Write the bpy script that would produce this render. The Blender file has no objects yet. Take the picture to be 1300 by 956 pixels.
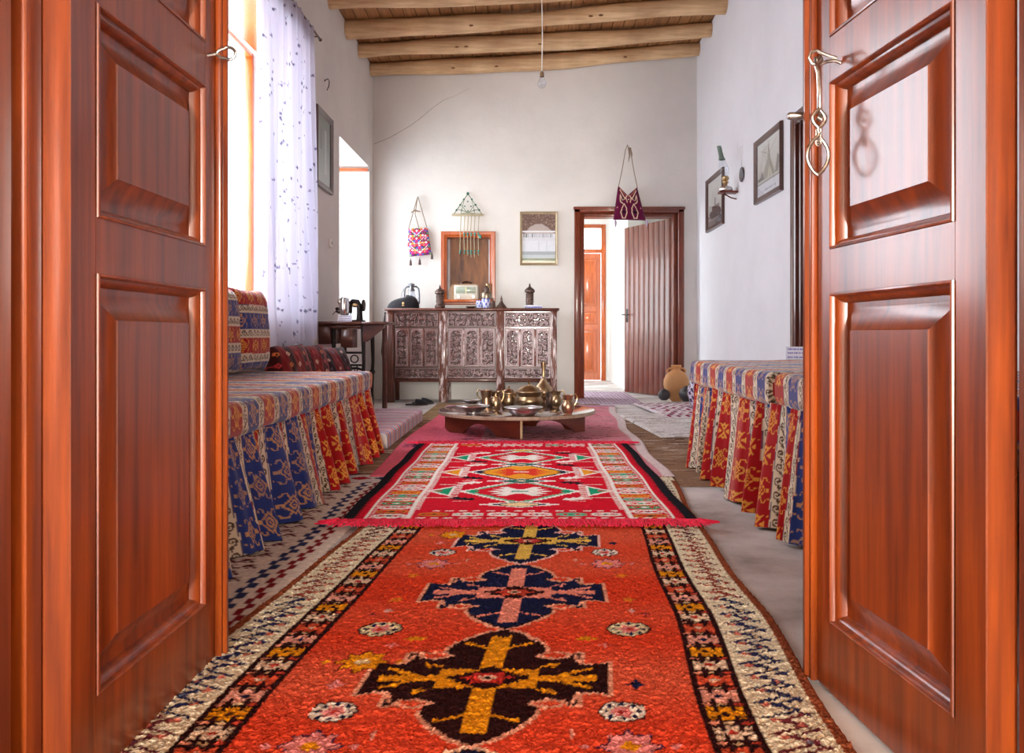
import bpy, math, random
import numpy as np
from mathutils import Vector, Matrix
random.seed(7); rng = np.random.default_rng(7)
PI = math.pi
C = bpy.context.scene.collection
F, CX, CY, H = 1040.0, 672.0, 425.0, 0.70          # focal length (px), vanishing point, eye height
def X(px, y): return (px - CX) * y / F
def Z(py, y): return H + (CY - py) * y / F

# ------------------------------------------------------------------ materials
def _mat(name):
    m = bpy.data.materials.new(name); m.use_nodes = True
    nt = m.node_tree; b = nt.nodes['Principled BSDF']
    return m, nt, b
def _noise(nt, scale, detail=4, vec=None, rough=0.5):
    n = nt.nodes.new('ShaderNodeTexNoise'); n.inputs['Scale'].default_value = scale
    n.inputs['Detail'].default_value = detail; n.inputs['Roughness'].default_value = rough
    if vec is not None: nt.links.new(vec, n.inputs['Vector'])
    return n
def _ramp(nt, fac, stops):
    r = nt.nodes.new('ShaderNodeValToRGB'); e = r.color_ramp.elements
    while len(e) < len(stops): e.new(0.5)
    for i, (p, c) in enumerate(stops):
        e[i].position = p; e[i].color = (c[0], c[1], c[2], 1)
    nt.links.new(fac, r.inputs[0]); return r
def _coords(nt, scale=(1, 1, 1)):
    t = nt.nodes.new('ShaderNodeTexCoord'); mp = nt.nodes.new('ShaderNodeMapping')
    mp.inputs['Scale'].default_value = scale
    nt.links.new(t.outputs['Object'], mp.inputs[0]); return mp.outputs[0]
def _bump(nt, b, h, strength, dist=0.01):
    bp = nt.nodes.new('ShaderNodeBump'); bp.inputs['Strength'].default_value = strength
    bp.inputs['Distance'].default_value = dist
    nt.links.new(h, bp.inputs['Height']); nt.links.new(bp.outputs[0], b.inputs['Normal']); return bp
def mul(c, k): return tuple(min(1, x * k) for x in c)
def plain(name, c, rough=0.6, metal=0.0, scale=8, var=0.25, bump=0.15, coat=0, bdist=0.004, sheen=0, bscale=None, alpha=None):
    m, nt, b = _mat(name); v = _coords(nt)
    n = _noise(nt, scale, 5, v)
    r = _ramp(nt, n.outputs['Fac'], [(0.3, mul(c, 1 - var)), (0.7, mul(c, 1 + var * 0.6))])
    nt.links.new(r.outputs[0], b.inputs['Base Color'])
    b.inputs['Roughness'].default_value = rough; b.inputs['Metallic'].default_value = metal
    b.inputs['Coat Weight'].default_value = coat; b.inputs['Coat Roughness'].default_value = 0.12
    b.inputs['Sheen Weight'].default_value = sheen
    if bump:
        n2 = _noise(nt, bscale or scale * 3, 5, v); _bump(nt, b, n2.outputs['Fac'], bump, bdist)
    return m
def wood(name, c1, c2, grain=(3, 3, 0.25), scale=22, rough=0.4, coat=0.0, bump=0.2, coat_rough=0.1):
    m, nt, b = _mat(name); v = _coords(nt, grain)
    n = _noise(nt, scale, 6, v, 0.6)
    r = _ramp(nt, n.outputs['Fac'], [(0.3, c1), (0.5, tuple((a + d) / 2 for a, d in zip(c1, c2))), (0.72, c2)])
    n3 = _noise(nt, 2.2, 3, _coords(nt, (1, 1, 0.6)))
    mx = nt.nodes.new('ShaderNodeMix'); mx.data_type = 'RGBA'; mx.blend_type = 'MULTIPLY'
    r3 = _ramp(nt, n3.outputs['Fac'], [(0.3, (0.62, 0.55, 0.52)), (0.65, (1, 1, 1))])
    mx.inputs[0].default_value = 1
    nt.links.new(r.outputs[0], mx.inputs[6]); nt.links.new(r3.outputs[0], mx.inputs[7])
    nt.links.new(mx.outputs[2], b.inputs['Base Color'])
    b.inputs['Roughness'].default_value = rough
    b.inputs['Coat Weight'].default_value = coat; b.inputs['Coat Roughness'].default_value = coat_rough
    if bump: _bump(nt, b, n.outputs['Fac'], bump, 0.003)
    return m
def attr_mat(name, rough=0.9, bump=0.5, bscale=300, sheen=0.2, dist=0.002, var=0.12, vscale=30, metal=0, coat=0):
    m, nt, b = _mat(name)
    a = nt.nodes.new('ShaderNodeAttribute'); a.attribute_name = 'Col'
    v = _coords(nt); n = _noise(nt, vscale, 4, v)
    r = _ramp(nt, n.outputs['Fac'], [(0.3, (1 - var,) * 3), (0.7, (1, 1, 1))])
    mx = nt.nodes.new('ShaderNodeMix'); mx.data_type = 'RGBA'; mx.blend_type = 'MULTIPLY'; mx.inputs[0].default_value = 1
    nt.links.new(a.outputs['Color'], mx.inputs[6]); nt.links.new(r.outputs[0], mx.inputs[7])
    nt.links.new(mx.outputs[2], b.inputs['Base Color'])
    b.inputs['Roughness'].default_value = rough; b.inputs['Sheen Weight'].default_value = sheen
    b.inputs['Metallic'].default_value = metal; b.inputs['Coat Weight'].default_value = coat
    b.inputs['Specular IOR Level'].default_value = 0.08 if rough > .6 else .5
    if bump:
        n2 = _noise(nt, bscale, 3, v); _bump(nt, b, n2.outputs['Fac'], bump, dist)
    return m
def plaster(name, c, var=0.08, warm=(0.72, 0.64, 0.55)):
    m, nt, b = _mat(name); v = _coords(nt)
    n = _noise(nt, 1.3, 6, v, 0.6)
    r = _ramp(nt, n.outputs['Fac'], [(0.32, mul(c, 1 - var)), (0.6, c)])
    n4 = _noise(nt, 9, 6, v, 0.75)
    r4 = _ramp(nt, n4.outputs['Fac'], [(0.66, (1, 1, 1)), (0.8, warm)])
    mx = nt.nodes.new('ShaderNodeMix'); mx.data_type = 'RGBA'; mx.blend_type = 'MULTIPLY'; mx.inputs[0].default_value = 0.6
    nt.links.new(r.outputs[0], mx.inputs[6]); nt.links.new(r4.outputs[0], mx.inputs[7])
    nt.links.new(mx.outputs[2], b.inputs['Base Color'])
    b.inputs['Roughness'].default_value = 0.85
    n2 = _noise(nt, 7, 8, v, 0.6); _bump(nt, b, n2.outputs['Fac'], 0.35, 0.012)
    return m
def glass(name, tint=(0.95, 0.97, 1), gloss=0.12, rough=0.02):
    m = bpy.data.materials.new(name); m.use_nodes = True; nt = m.node_tree
    nt.nodes.clear(); o = nt.nodes.new('ShaderNodeOutputMaterial')
    t = nt.nodes.new('ShaderNodeBsdfTransparent'); t.inputs[0].default_value = (*tint, 1)
    g = nt.nodes.new('ShaderNodeBsdfGlossy'); g.inputs['Roughness'].default_value = rough
    f = nt.nodes.new('ShaderNodeLayerWeight'); f.inputs[0].default_value = 0.5
    pw = nt.nodes.new('ShaderNodeMath'); pw.operation = 'POWER'; pw.inputs[1].default_value = 4.0; nt.links.new(f.outputs['Facing'], pw.inputs[0])
    ma = nt.nodes.new('ShaderNodeMath'); ma.operation = 'MULTIPLY_ADD'; ma.inputs[1].default_value = 0.55; ma.inputs[2].default_value = gloss * 0.5; ma.use_clamp = True
    nt.links.new(pw.outputs[0], ma.inputs[0])
    x = nt.nodes.new('ShaderNodeMixShader'); nt.links.new(ma.outputs[0], x.inputs[0])
    nt.links.new(t.outputs[0], x.inputs[1]); nt.links.new(g.outputs[0], x.inputs[2]); nt.links.new(x.outputs[0], o.inputs[0])
    return m
M = {}
M['plaster'] = plaster('white_plaster', (0.78, 0.765, 0.73), .10, (.80, .74, .66))
M['plaster_r'] = plaster('pale_plaster', (0.77, 0.77, 0.80), .08, (.82, .76, .72))
M['door'] = wood('varnished_door_wood', (0.12, 0.018, 0.003), (0.40, 0.075, 0.006), (4, 4, 0.22), 9, 0.40, 0.5, 0.12, 0.18)
M['frame_red'] = wood('red_brown_varnish', (0.13, 0.022, 0.009), (0.26, 0.055, 0.020), (4, 4, 0.25), 14, 0.38, 0.4, 0.1)
M['dark_frame'] = wood('dark_brown_varnish', (0.06, 0.015, 0.010), (0.14, 0.035, 0.02), (4, 4, 0.25), 14, 0.3, 0.7, 0.1)
M['orange_wood'] = wood('orange_varnish', (0.42, 0.07, 0.012), (0.66, 0.155, 0.025), (4, 4, 0.4), 14, 0.3, 0.6, 0.1)
M['niche_back'] = wood('aged_orange_brown_board', (0.09, 0.025, 0.007), (0.36, 0.13, 0.03), (3, 3, 0.5), 8, 0.5, 0.1, 0.3)
M['beam'] = wood('bare_log', (0.60, 0.37, 0.18), (0.90, 0.66, 0.38), (0.22, 3, 3), 11, 0.7, 0, 0.5)
M['plank'] = wood('ceiling_plank_wood', (0.26, 0.11, 0.035), (0.52, 0.26, 0.09), (3, 0.3, 3), 12, 0.65, 0, 0.3)
M['table_top'] = wood('dark_polished_table_wood', (0.075, 0.028, 0.020), (0.14, 0.06, 0.045), (0.5, 3, 3), 12, 0.18, 0.8, 0.1)
M['table_edge'] = wood('worn_table_edge', (0.22, 0.14, 0.10), (0.42, 0.32, 0.24), (2, 2, 2), 18, 0.5, 0.2, 0.3)
M['table_leg'] = wood('red_brown_board', (0.07, 0.010, 0.004), (0.14, 0.022, 0.008), (0.5, 0.5, 3), 14, 0.4, 0.3, 0.1)
M['cut_wood'] = plain('raw_wood_edge', (0.55, 0.38, 0.22), 0.6)
M['cab'] = wood('dark_carved_wood', (0.08, 0.022, 0.014), (0.20, 0.062, 0.038), (2, 2, 0.5), 16, 0.38, 0.4, 0.3)
M['carve'] = attr_mat('carved_relief', 0.42, 0.3, 90, 0, 0.002, 0.25, 40, coat=0.35)
def worn(name, c1, c2, pale, lo, hi):  # wood with reflected light painted over it as pale noise streaks
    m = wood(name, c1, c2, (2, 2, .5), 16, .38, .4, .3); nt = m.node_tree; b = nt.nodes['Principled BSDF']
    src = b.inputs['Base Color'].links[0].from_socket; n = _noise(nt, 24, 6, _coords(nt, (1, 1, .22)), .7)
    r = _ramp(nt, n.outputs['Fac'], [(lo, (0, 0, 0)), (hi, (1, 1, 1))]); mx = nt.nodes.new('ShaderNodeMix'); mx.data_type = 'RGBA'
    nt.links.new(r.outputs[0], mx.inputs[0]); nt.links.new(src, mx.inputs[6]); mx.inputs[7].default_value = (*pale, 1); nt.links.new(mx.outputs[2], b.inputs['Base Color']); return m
M['cab_glare'] = worn('glare_streaked_wood', (0.13, 0.045, 0.03), (0.26, 0.10, 0.07), (.74, .66, .66), .50, .60)  # pale streaks paint the glare on legs and muntins
M['sew_wood'] = wood('sewing_table_wood', (0.075, 0.022, 0.014), (0.17, 0.05, 0.03), (0.5, 3, 3), 14, 0.35, 0.5, 0.1)
M['iron'] = plain('black_iron', (0.025, 0.018, 0.018), 0.4, 0.5)
M['brass'] = plain('aged_brass', (0.44, 0.30, 0.17), 0.33, 1.0, 14, 0.3, 0.08)
M['gold'] = plain('bright_brass', (0.62, 0.45, 0.22), 0.28, 1.0, 14, 0.15, 0.03)
M['copper'] = plain('aged_copper', (0.50, 0.31, 0.19), 0.34, 1.0, 14, 0.3, 0.08)
M['tin'] = plain('tinned_metal', (0.62, 0.61, 0.60), 0.3, 1.0, 14, 0.25, 0.08)
M['chrome'] = plain('chrome', (0.75, 0.74, 0.74), 0.12, 1.0, 14, 0.1, 0)
M['steel'] = plain('worn_steel', (0.50, 0.48, 0.45), 0.28, 1.0, 60, 0.4, 0.2)
M['bronze'] = plain('dark_bronze_filigree', (0.16, 0.105, 0.09), 0.42, 0.7, 60, 0.6, 0.8, 0, 0.004, 0, 110)
M['pewter'] = plain('grey_lantern_metal', (0.22, 0.23, 0.25), 0.35, 0.9, 30, 0.3, 0.1)
M['black_cloth'] = plain('black_felt', (0.012, 0.010, 0.014), 0.9, 0, 30, 0.3, 0.4, sheen=0.1)
M['clay'] = plain('terracotta_clay', (0.62, 0.31, 0.12), 0.7, 0, 6, 0.2, 0.2)
M['dark_clay'] = plain('dark_glazed_clay', (0.055, 0.045, 0.05), 0.4, 0, 12, 0.3, 0.1)
M['cord'] = plain('twisted_cord', (0.30, 0.22, 0.15), 0.9, 0, 120, 0.5, 0.4)
M['white_cord'] = plain('white_flex', (0.7, 0.68, 0.64), 0.6)
M['cream'] = plain('cream_enamel', (0.78, 0.76, 0.66), 0.4)
M['bakelite'] = plain('brown_bakelite', (0.05, 0.02, 0.012), 0.25, coat=0.5)
M['radio_wood'] = wood('radio_veneer', (0.20, 0.09, 0.02), (0.38, 0.19, 0.05), (0.4, 3, 3), 16, 0.3, 0.6, 0.05)
M['card'] = attr_mat('printed_card', 0.6, 0, 100, 0, 0.001, 0.02)
M['print'] = attr_mat('printed_picture', 0.5, 0.05, 60, 0, 0.001, 0.06)
M['glass'] = glass('clear_glass'); M['picglass'] = glass('picture_glass', (0.97, 0.98, 1), 0.1)
M['mirror'] = plain('old_mirror', (0.80, 0.80, 0.78), 0.05, 1.0, 10, 0.1, 0)
M['fabric'] = attr_mat('kilim_fabric', 0.9, 0.5, 420, 0.30, 0.0015, 0.12, 25)
M['pile'] = attr_mat('wool_pile', 0.95, 0.9, 170, 0.0, 0.006, 0.22, 60)
M['flat'] = attr_mat('flat_woven_wool', 0.95, 0.6, 260, 0.0, 0.003, 0.16, 40)
M['fringe'] = plain('red_wool_fringe', (0.72, 0.010, 0.055), 0.95, 0, 60, 0.25, 0.4, sheen=0)
M['knot'] = plain('dark_knot', (.22, .10, .04), .8)
def concrete():
    m, nt, b = _mat('worn_concrete'); v = _coords(nt)
    n = _noise(nt, 2.4, 8, v, 0.62)
    r = _ramp(nt, n.outputs['Fac'], [(0.30, (0.26, 0.22, 0.20)), (0.44, (0.50, 0.46, 0.44)), (0.6, (0.70, 0.67, 0.65))])
    nt.links.new(r.outputs[0], b.inputs['Base Color']); b.inputs['Roughness'].default_value = 0.62
    n2 = _noise(nt, 30, 6, v, 0.6); _bump(nt, b, n2.outputs['Fac'], 0.3, 0.004); return m
M['concrete'] = concrete()

# ------------------------------------------------------------------ objects
def prop(o, label=None, cat=None, group=None, kind=None):
    if label: o['label'] = label
    if cat: o['category'] = cat
    if group: o['group'] = group
    if kind: o['kind'] = kind
    return o
def thing(name, label, cat, loc=(0, 0, 0), rz=0, group=None):
    o = bpy.data.objects.new(name, None); C.objects.link(o); o.location = loc; o.rotation_euler = (0, 0, rz)
    o.empty_display_size = 0.1
    return prop(o, label, cat, group)
def raw(name, V, Fc, mat, parent=None, loc=None, smooth=True, col=None):
    me = bpy.data.meshes.new(name)
    V = np.asarray(V, dtype=float)
    if isinstance(Fc, np.ndarray):
        n, k = Fc.shape
        me.vertices.add(len(V)); me.vertices.foreach_set('co', V.ravel())
        me.loops.add(n * k); me.loops.foreach_set('vertex_index', Fc.ravel().astype(np.int32))
        me.polygons.add(n); me.polygons.foreach_set('loop_start', np.arange(0, n * k, k, dtype=np.int32))
        me.update(calc_edges=True); me.validate()
    else:
        me.from_pydata([tuple(p) for p in V], [], [list(f) for f in Fc]); me.update()
    if smooth is not False:
        me.polygons.foreach_set('use_smooth', [True] * len(me.polygons))
        if smooth == 'auto':
            try: me.set_sharp_from_angle(angle=math.radians(38))
            except Exception: pass
    if col is not None:
        ca = me.attributes.new('Col', 'FLOAT_COLOR', 'POINT')
        c4 = np.ones((len(V), 4)); c4[:, :3] = col; ca.data.foreach_set('color', c4.ravel())
    for m in (mat if isinstance(mat, (list, tuple)) else [mat]): me.materials.append(m)
    o = bpy.data.objects.new(name, me); C.objects.link(o)
    if parent: o.parent = parent
    if loc is not None: o.location = loc
    return o
class MB:
    def __init__(s): s.v = []; s.f = []
    def add(s, V, Fc):
        k = len(s.v); s.v += [tuple(p) for p in V]; s.f += [tuple(i + k for i in f) for f in Fc]; return s
    def box(s, x0, y0, z0, x1, y1, z1, bev=0.0):
        x0, x1 = sorted((x0, x1)); y0, y1 = sorted((y0, y1)); z0, z1 = sorted((z0, z1))
        if bev <= 0:
            V = [(x0, y0, z0), (x1, y0, z0), (x1, y1, z0), (x0, y1, z0), (x0, y0, z1), (x1, y0, z1), (x1, y1, z1), (x0, y1, z1)]
            return s.add(V, [(0, 3, 2, 1), (4, 5, 6, 7), (0, 1, 5, 4), (1, 2, 6, 5), (2, 3, 7, 6), (3, 0, 4, 7)])
        b = min(bev, (x1 - x0) * .49, (y1 - y0) * .49, (z1 - z0) * .49)
        def ring(i, z):
            return [(x0 + i + b, y0 + i, z), (x1 - i - b, y0 + i, z), (x1 - i, y0 + i + b, z), (x1 - i, y1 - i - b, z),
                    (x1 - i - b, y1 - i, z), (x0 + i + b, y1 - i, z), (x0 + i, y1 - i - b, z), (x0 + i, y0 + i + b, z)]
        b2 = b; V = ring(b2 * .6, z0) + ring(0, z0 + b2) + ring(0, z1 - b2) + ring(b2 * .6, z1)
        Fc = [tuple(range(7, -1, -1)), tuple(range(24, 32))]
        for r in range(3):
            for i in range(8):
                j = (i + 1) % 8; Fc.append((r * 8 + i, r * 8 + j, r * 8 + 8 + j, r * 8 + 8 + i))
        return s.add(V, Fc)
    def tube(s, pts, r, n=8, cap=True, closed=False):
        P = [Vector(p) for p in pts]; R = r if isinstance(r, (list, tuple)) else [r] * len(P)
        V = []; prev = None; m = len(P)
        for i, p in enumerate(P):
            if closed: t = (P[(i + 1) % m] - P[i - 1])
            else: t = P[min(i + 1, m - 1)] - P[max(i - 1, 0)]
            if t.length < 1e-9: t = Vector((0, 0, 1))
            t.normalize()
            if prev is None:
                a = Vector((0, 0, 1)) if abs(t.z) < .9 else Vector((1, 0, 0)); u = t.cross(a).normalized()
            else:
                u = (prev - t * prev.dot(t)); u = u.normalized() if u.length > 1e-6 else t.orthogonal().normalized()
            prev = u; w = t.cross(u)
            for k in range(n):
                a = 2 * PI * k / n; V.append(p + (u * math.cos(a) + w * math.sin(a)) * R[i])
        Fc = []
        for i in range(m if closed else m - 1):
            for k in range(n):
                a = i * n + k; b = i * n + (k + 1) % n; i2 = (i + 1) % m
                Fc.append((a, b, i2 * n + (k + 1) % n, i2 * n + k))
        if cap and not closed: Fc += [tuple(range(n - 1, -1, -1)), tuple((m - 1) * n + k for k in range(n))]
        return s.add(V, Fc)
    def lathe(s, prof, n=28, c=(0, 0, 0), sx=1, sy=1):
        V = []; Fc = []
        for r, z in prof:
            for k in range(n):
                a = 2 * PI * k / n; V.append((c[0] + max(r, 1e-4) * math.cos(a) * sx, c[1] + max(r, 1e-4) * math.sin(a) * sy, c[2] + z))
        for i in range(len(prof) - 1):
            for k in range(n):
                a = i * n + k; b = i * n + (k + 1) % n; Fc.append((a, b, b + n, a + n))
        Fc += [tuple(range(n - 1, -1, -1)), tuple((len(prof) - 1) * n + k for k in range(n))]
        return s.add(V, Fc)
    def ball(s, c, r, n=12, sc=(1, 1, 1)):
        pr = [(r * math.sin(PI * i / n), -r * math.cos(PI * i / n)) for i in range(n + 1)]
        k = len(s.v); s.lathe(pr, n * 2)
        for i in range(k, len(s.v)):
            p = s.v[i]; s.v[i] = (c[0] + p[0] * sc[0], c[1] + p[1] * sc[1], c[2] + p[2] * sc[2])
        return s
    def prism(s, poly, axis, a0, a1):
        n = len(poly)
        def mk(p, a):
            if axis == 'y': return (p[0], a, p[1])
            if axis == 'x': return (a, p[0], p[1])
            return (p[0], p[1], a)
        V = [mk(p, a0) for p in poly] + [mk(p, a1) for p in poly]
        return s.add(V, [tuple(range(n - 1, -1, -1)), tuple(range(n, 2 * n))] + [(i, (i + 1) % n, n + (i + 1) % n, n + i) for i in range(n)])
    def nested(s, rect, loops, tr, fill=True, start_fill=False):
        u0, v0, u1, v1 = rect; V = []; Fc = []
        for ins, n in loops:
            V += [tr(u0 + ins, v0 + ins, n), tr(u1 - ins, v0 + ins, n), tr(u1 - ins, v1 - ins, n), tr(u0 + ins, v1 - ins, n)]
        for i in range(len(loops) - 1):
            for k in range(4):
                j = (k + 1) % 4; Fc.append((i * 4 + k, i * 4 + j, i * 4 + 4 + j, i * 4 + 4 + k))
        if fill: q = (len(loops) - 1) * 4; Fc.append((q, q + 1, q + 2, q + 3))
        if start_fill: Fc.append((3, 2, 1, 0))
        return s.add(V, Fc)
    def xf(s, fn): s.v = [tuple(fn(*p)) for p in s.v]; return s
    def build(s, name, mat, parent=None, loc=None, smooth='auto'):
        o = raw(name, s.v, s.f, mat, parent, None, smooth)
        me = o.data
        import bmesh
        bm = bmesh.new(); bm.from_mesh(me); bmesh.ops.recalc_face_normals(bm, faces=bm.faces); bm.to_mesh(me); bm.free()
        if smooth == 'auto':
            try: me.set_sharp_from_angle(angle=math.radians(38))
            except Exception: pass
        if loc is not None: o.location = loc
        return o
def gridmesh(P, col=None):
    """P: (nu, nv, 3) array -> verts, faces"""
    nu, nv = P.shape[:2]; idx = np.arange(nu * nv).reshape(nu, nv)
    Fc = np.stack([idx[:-1, :-1].ravel(), idx[1:, :-1].ravel(), idx[1:, 1:].ravel(), idx[:-1, 1:].ravel()], axis=1)
    return P.reshape(-1, 3), Fc, (None if col is None else col.reshape(-1, 3))
def sheet(name, P, mat, parent=None, loc=None, col=None, thick=0.0):
    V, Fc, cc = gridmesh(P, col)
    o = raw(name, V, Fc, mat, parent, loc, True, cc)
    if thick:
        md = o.modifiers.new('thickness', 'SOLIDIFY'); md.thickness = thick; md.offset = -1 if thick > 0 else 1
        md.thickness = abs(thick)
    return o
def struct(name, mb, mat, parent=None, smooth=False):
    o = mb.build(name, mat, parent, None, smooth)
    if not parent: o['kind'] = 'structure'
    return o
def snoise(x, y, seed=0, sc=1.0):
    """cheap smooth noise from sines"""
    r = np.random.default_rng(seed); out = 0
    for i in range(6):
        a, b, c = r.uniform(-1, 1, 3); k = sc * (0.6 + i * 0.7)
        out = out + np.sin((a * x + b * y) * k * 3 + c * 9) / (1 + i * .6)
    return out / 2.6

# ------------------------------------------------------------------ painted canvases (plain arrays, sampled at vertices)
def S(r, g, b):
    f = lambda c: ((c / 255 + 0.055) / 1.055) ** 2.4 if c > 10 else c / 255 / 12.92
    return (f(r), f(g), f(b))
class Canvas:
    def __init__(s, w, h, res, c):
        s.w, s.h, s.res = w, h, res; s.nx, s.ny = max(2, round(w / res)), max(2, round(h / res))
        s.a = np.zeros((s.nx, s.ny, 3)); s.a[:] = c
        s.gx = (np.arange(s.nx) + .5) * w / s.nx; s.gy = (np.arange(s.ny) + .5) * h / s.ny
    def _sub(s, x0, y0, x1, y1):
        i0 = max(0, int(x0 / s.w * s.nx) - 1); i1 = min(s.nx, int(x1 / s.w * s.nx) + 2)
        j0 = max(0, int(y0 / s.h * s.ny) - 1); j1 = min(s.ny, int(y1 / s.h * s.ny) + 2)
        return i0, i1, j0, j1
    def rect(s, x0, y0, x1, y1, c): return s.poly([(x0, y0), (x1, y0), (x1, y1), (x0, y1)], c)
    def poly(s, pts, c):
        xs = [p[0] for p in pts]; ys = [p[1] for p in pts]; i0, i1, j0, j1 = s._sub(min(xs), min(ys), max(xs), max(ys))
        if i0 >= i1 or j0 >= j1: return s
        gx, gy = np.meshgrid(s.gx[i0:i1], s.gy[j0:j1], indexing='ij'); ins = np.zeros(gx.shape, bool)
        n = len(pts)
        for k in range(n):
            xa, ya = pts[k]; xb, yb = pts[(k + 1) % n]
            if ya == yb: continue
            cnd = ((ya > gy) != (yb > gy)) & (gx < (xb - xa) * (gy - ya) / (yb - ya) + xa); ins ^= cnd
        s.a[i0:i1, j0:j1][ins] = c; return s
    def disc(s, x, y, rx, ry, c, n=14): return s.poly([(x + rx * math.cos(2 * PI * k / n), y + ry * math.sin(2 * PI * k / n)) for k in range(n)], c)
    def dia(s, x, y, rx, ry, c): return s.poly([(x - rx, y), (x, y - ry), (x + rx, y), (x, y + ry)], c)
    def sdia(s, x, y, rx, ry, c, n=6):
        """stepped (serrated) diamond"""
        for k in range(n):
            f = (k + .5) / n; s.rect(x - rx * (1 - f), y - ry * (k + 1) / n, x + rx * (1 - f), y + ry * (k + 1) / n, c)
        return s
    def star(s, x, y, r, c, n=8, q=0.55, ry=None):
        ry = ry or r
        return s.poly([(x + (r if k % 2 == 0 else r * q) * math.cos(PI * k / n), y + (ry if k % 2 == 0 else ry * q) * math.sin(PI * k / n)) for k in range(2 * n)], c)
    def line(s, pts, w, c):
        for (xa, ya), (xb, yb) in zip(pts[:-1], pts[1:]):
            i0, i1, j0, j1 = s._sub(min(xa, xb) - w, min(ya, yb) - w, max(xa, xb) + w, max(ya, yb) + w)
            if i0 >= i1 or j0 >= j1: continue
            gx, gy = np.meshgrid(s.gx[i0:i1], s.gy[j0:j1], indexing='ij')
            dx, dy = xb - xa, yb - ya; L = dx * dx + dy * dy + 1e-12
            t = np.clip(((gx - xa) * dx + (gy - ya) * dy) / L, 0, 1)
            d = np.hypot(gx - xa - t * dx, gy - ya - t * dy)
            s.a[i0:i1, j0:j1][d < w / 2] = c
        return s
    def speckle(s, k, amt=0.25, seed=1):
        r = np.random.default_rng(seed); n = r.normal(1, amt, s.a.shape[:2])
        s.a *= np.clip(n, .4, 1.5)[..., None]; return s
    def get(s, u, v, wrap=False):
        fu = np.asarray(u) / s.w * s.nx; fv = np.asarray(v) / s.h * s.ny
        if wrap: i = np.floor(fu).astype(int) % s.nx; j = np.floor(fv).astype(int) % s.ny
        else: i = np.clip(np.floor(fu).astype(int), 0, s.nx - 1); j = np.clip(np.floor(fv).astype(int), 0, s.ny - 1)
        return s.a[i, j]
def spiral(x, y, r, turns=1.6, a0=0, d=1, n=18, grow=1.0):
    return [(x + r * (1 - k / n * .85) * math.cos(a0 + d * 2 * PI * turns * k / n), y + r * (1 - k / n * .85) * math.sin(a0 + d * 2 * PI * turns * k / n)) for k in range(n + 1)]

# =================================================================== THE ROOM
YB, XL, XR, YF = 8.9, -1.70, 1.82, 1.17
def ztop(x): return 3.60 + (x - XL) / (XR - XL) * 0.225            # sloping plank ceiling
TH = 0.48
fl = MB(); fl.box(-3.2, -8, -0.12, 3.2, 13.4, 0); struct('floor', fl, M['concrete'])
w = MB()                                                             # left wall, two deep window openings
W1 = (3.9, 6.22, 0.80, 2.86); W2 = (7.33, 8.70, 0.78, 2.48)
for (a, b, z0, z1) in [(YF, W1[0], 0, 3.7), (W1[0], W1[1], 0, W1[2]), (W1[0], W1[1], W1[3], 3.7), (W1[1], W2[0], 0, 3.7),
                       (W2[0], W2[1], 0, W2[2]), (W2[0], W2[1], W2[3], 3.7), (W2[1], YB + .2, 0, 3.7)]:
    w.box(XL - TH, a, z0, XL, b, z1)
struct('wall_left', w, M['plaster'])
DR = (4.2, 5.56, 2.13)                                               # doorway in the right wall (closed door)
w = MB(); w.box(XR, YF, 0, XR + .3, DR[0], 4.1); w.box(XR, DR[1], 0, XR + .3, YB + .2, 4.1); w.box(XR, DR[0], DR[2], XR + .3, DR[1], 4.1)
struct('wall_right', w, M['plaster_r'])
D3 = (X(736, YB), X(861, YB), 2.03)
N3 = (X(566, YB), X(624, YB), Z(383, YB), Z(299, YB))               # small wall niche
w = MB(); T = .22
w.box(XL - .3, YB, 0, N3[0], YB + T, 4.1); w.box(N3[0], YB, 0, N3[1], YB + T, N3[2]); w.box(N3[0], YB, N3[3], N3[1], YB + T, 4.1)
w.box(N3[0], YB + .17, N3[2], N3[1], YB + T, N3[3])
w.box(N3[1], YB, 0, D3[0], YB + T, 4.1); w.box(D3[0], YB, D3[2], D3[1], YB + T, 4.1); w.box(D3[1], YB, 0, XR + .3, YB + T, 4.1)
wb = struct('wall_back', w, M['plaster'])
cr = MB(); pts = [(475, 183), (497, 174), (520, 160), (535, 150), (548, 138), (562, 128), (580, 121), (596, 112)]
cr.tube([(X(a + random.uniform(-1, 1), YB), YB - .0005, Z(b, YB)) for a, b in pts], [.004, .003, .0025, .003, .0022, .002, .0015, .001], 5)
cr.build('plaster_crack', plain('crack_shadow', (0.38, 0.33, 0.28), .9), wb)
OP = (-.735, .70, 2.28)                                              # entrance opening in the front wall
w = MB(); w.box(XL - TH, YF - .28, 0, OP[0], YF, 4.1); w.box(OP[1], YF - .28, 0, XR + .3, YF, 4.1); w.box(OP[0], YF - .28, OP[2], OP[1], YF, 4.1)
struct('wall_front', w, M['plaster'])
# ceiling: planks running into depth, resting on logs
c = MB(); n = 34
for i in range(n):
    xa = XL - .1 + (XR - XL + .2) * i / n; xb = XL - .1 + (XR - XL + .2) * (i + 1) / n - .008; dz = random.uniform(0, .006)
    V = []
    for y in (YF - .2, YB + .1):
        V += [(xa, y, ztop(xa) + dz), (xb, y, ztop(xb) + dz), (xb, y, ztop(xb) + dz + .025), (xa, y, ztop(xa) + dz + .025)]
    c.add(V, [(0, 1, 5, 4), (1, 2, 6, 5), (2, 3, 7, 6), (3, 0, 4, 7), (0, 3, 2, 1), (4, 5, 6, 7)])
c.add([(XL - .6, YF - .3, ztop(XL) + .04), (XR + .4, YF - .3, ztop(XR) + .07), (XR + .4, YB + .3, ztop(XR) + .07), (XL - .6, YB + .3, ztop(XL) + .04)], [(0, 1, 2, 3)])
struct('ceiling', c, M['plank'])
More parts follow.
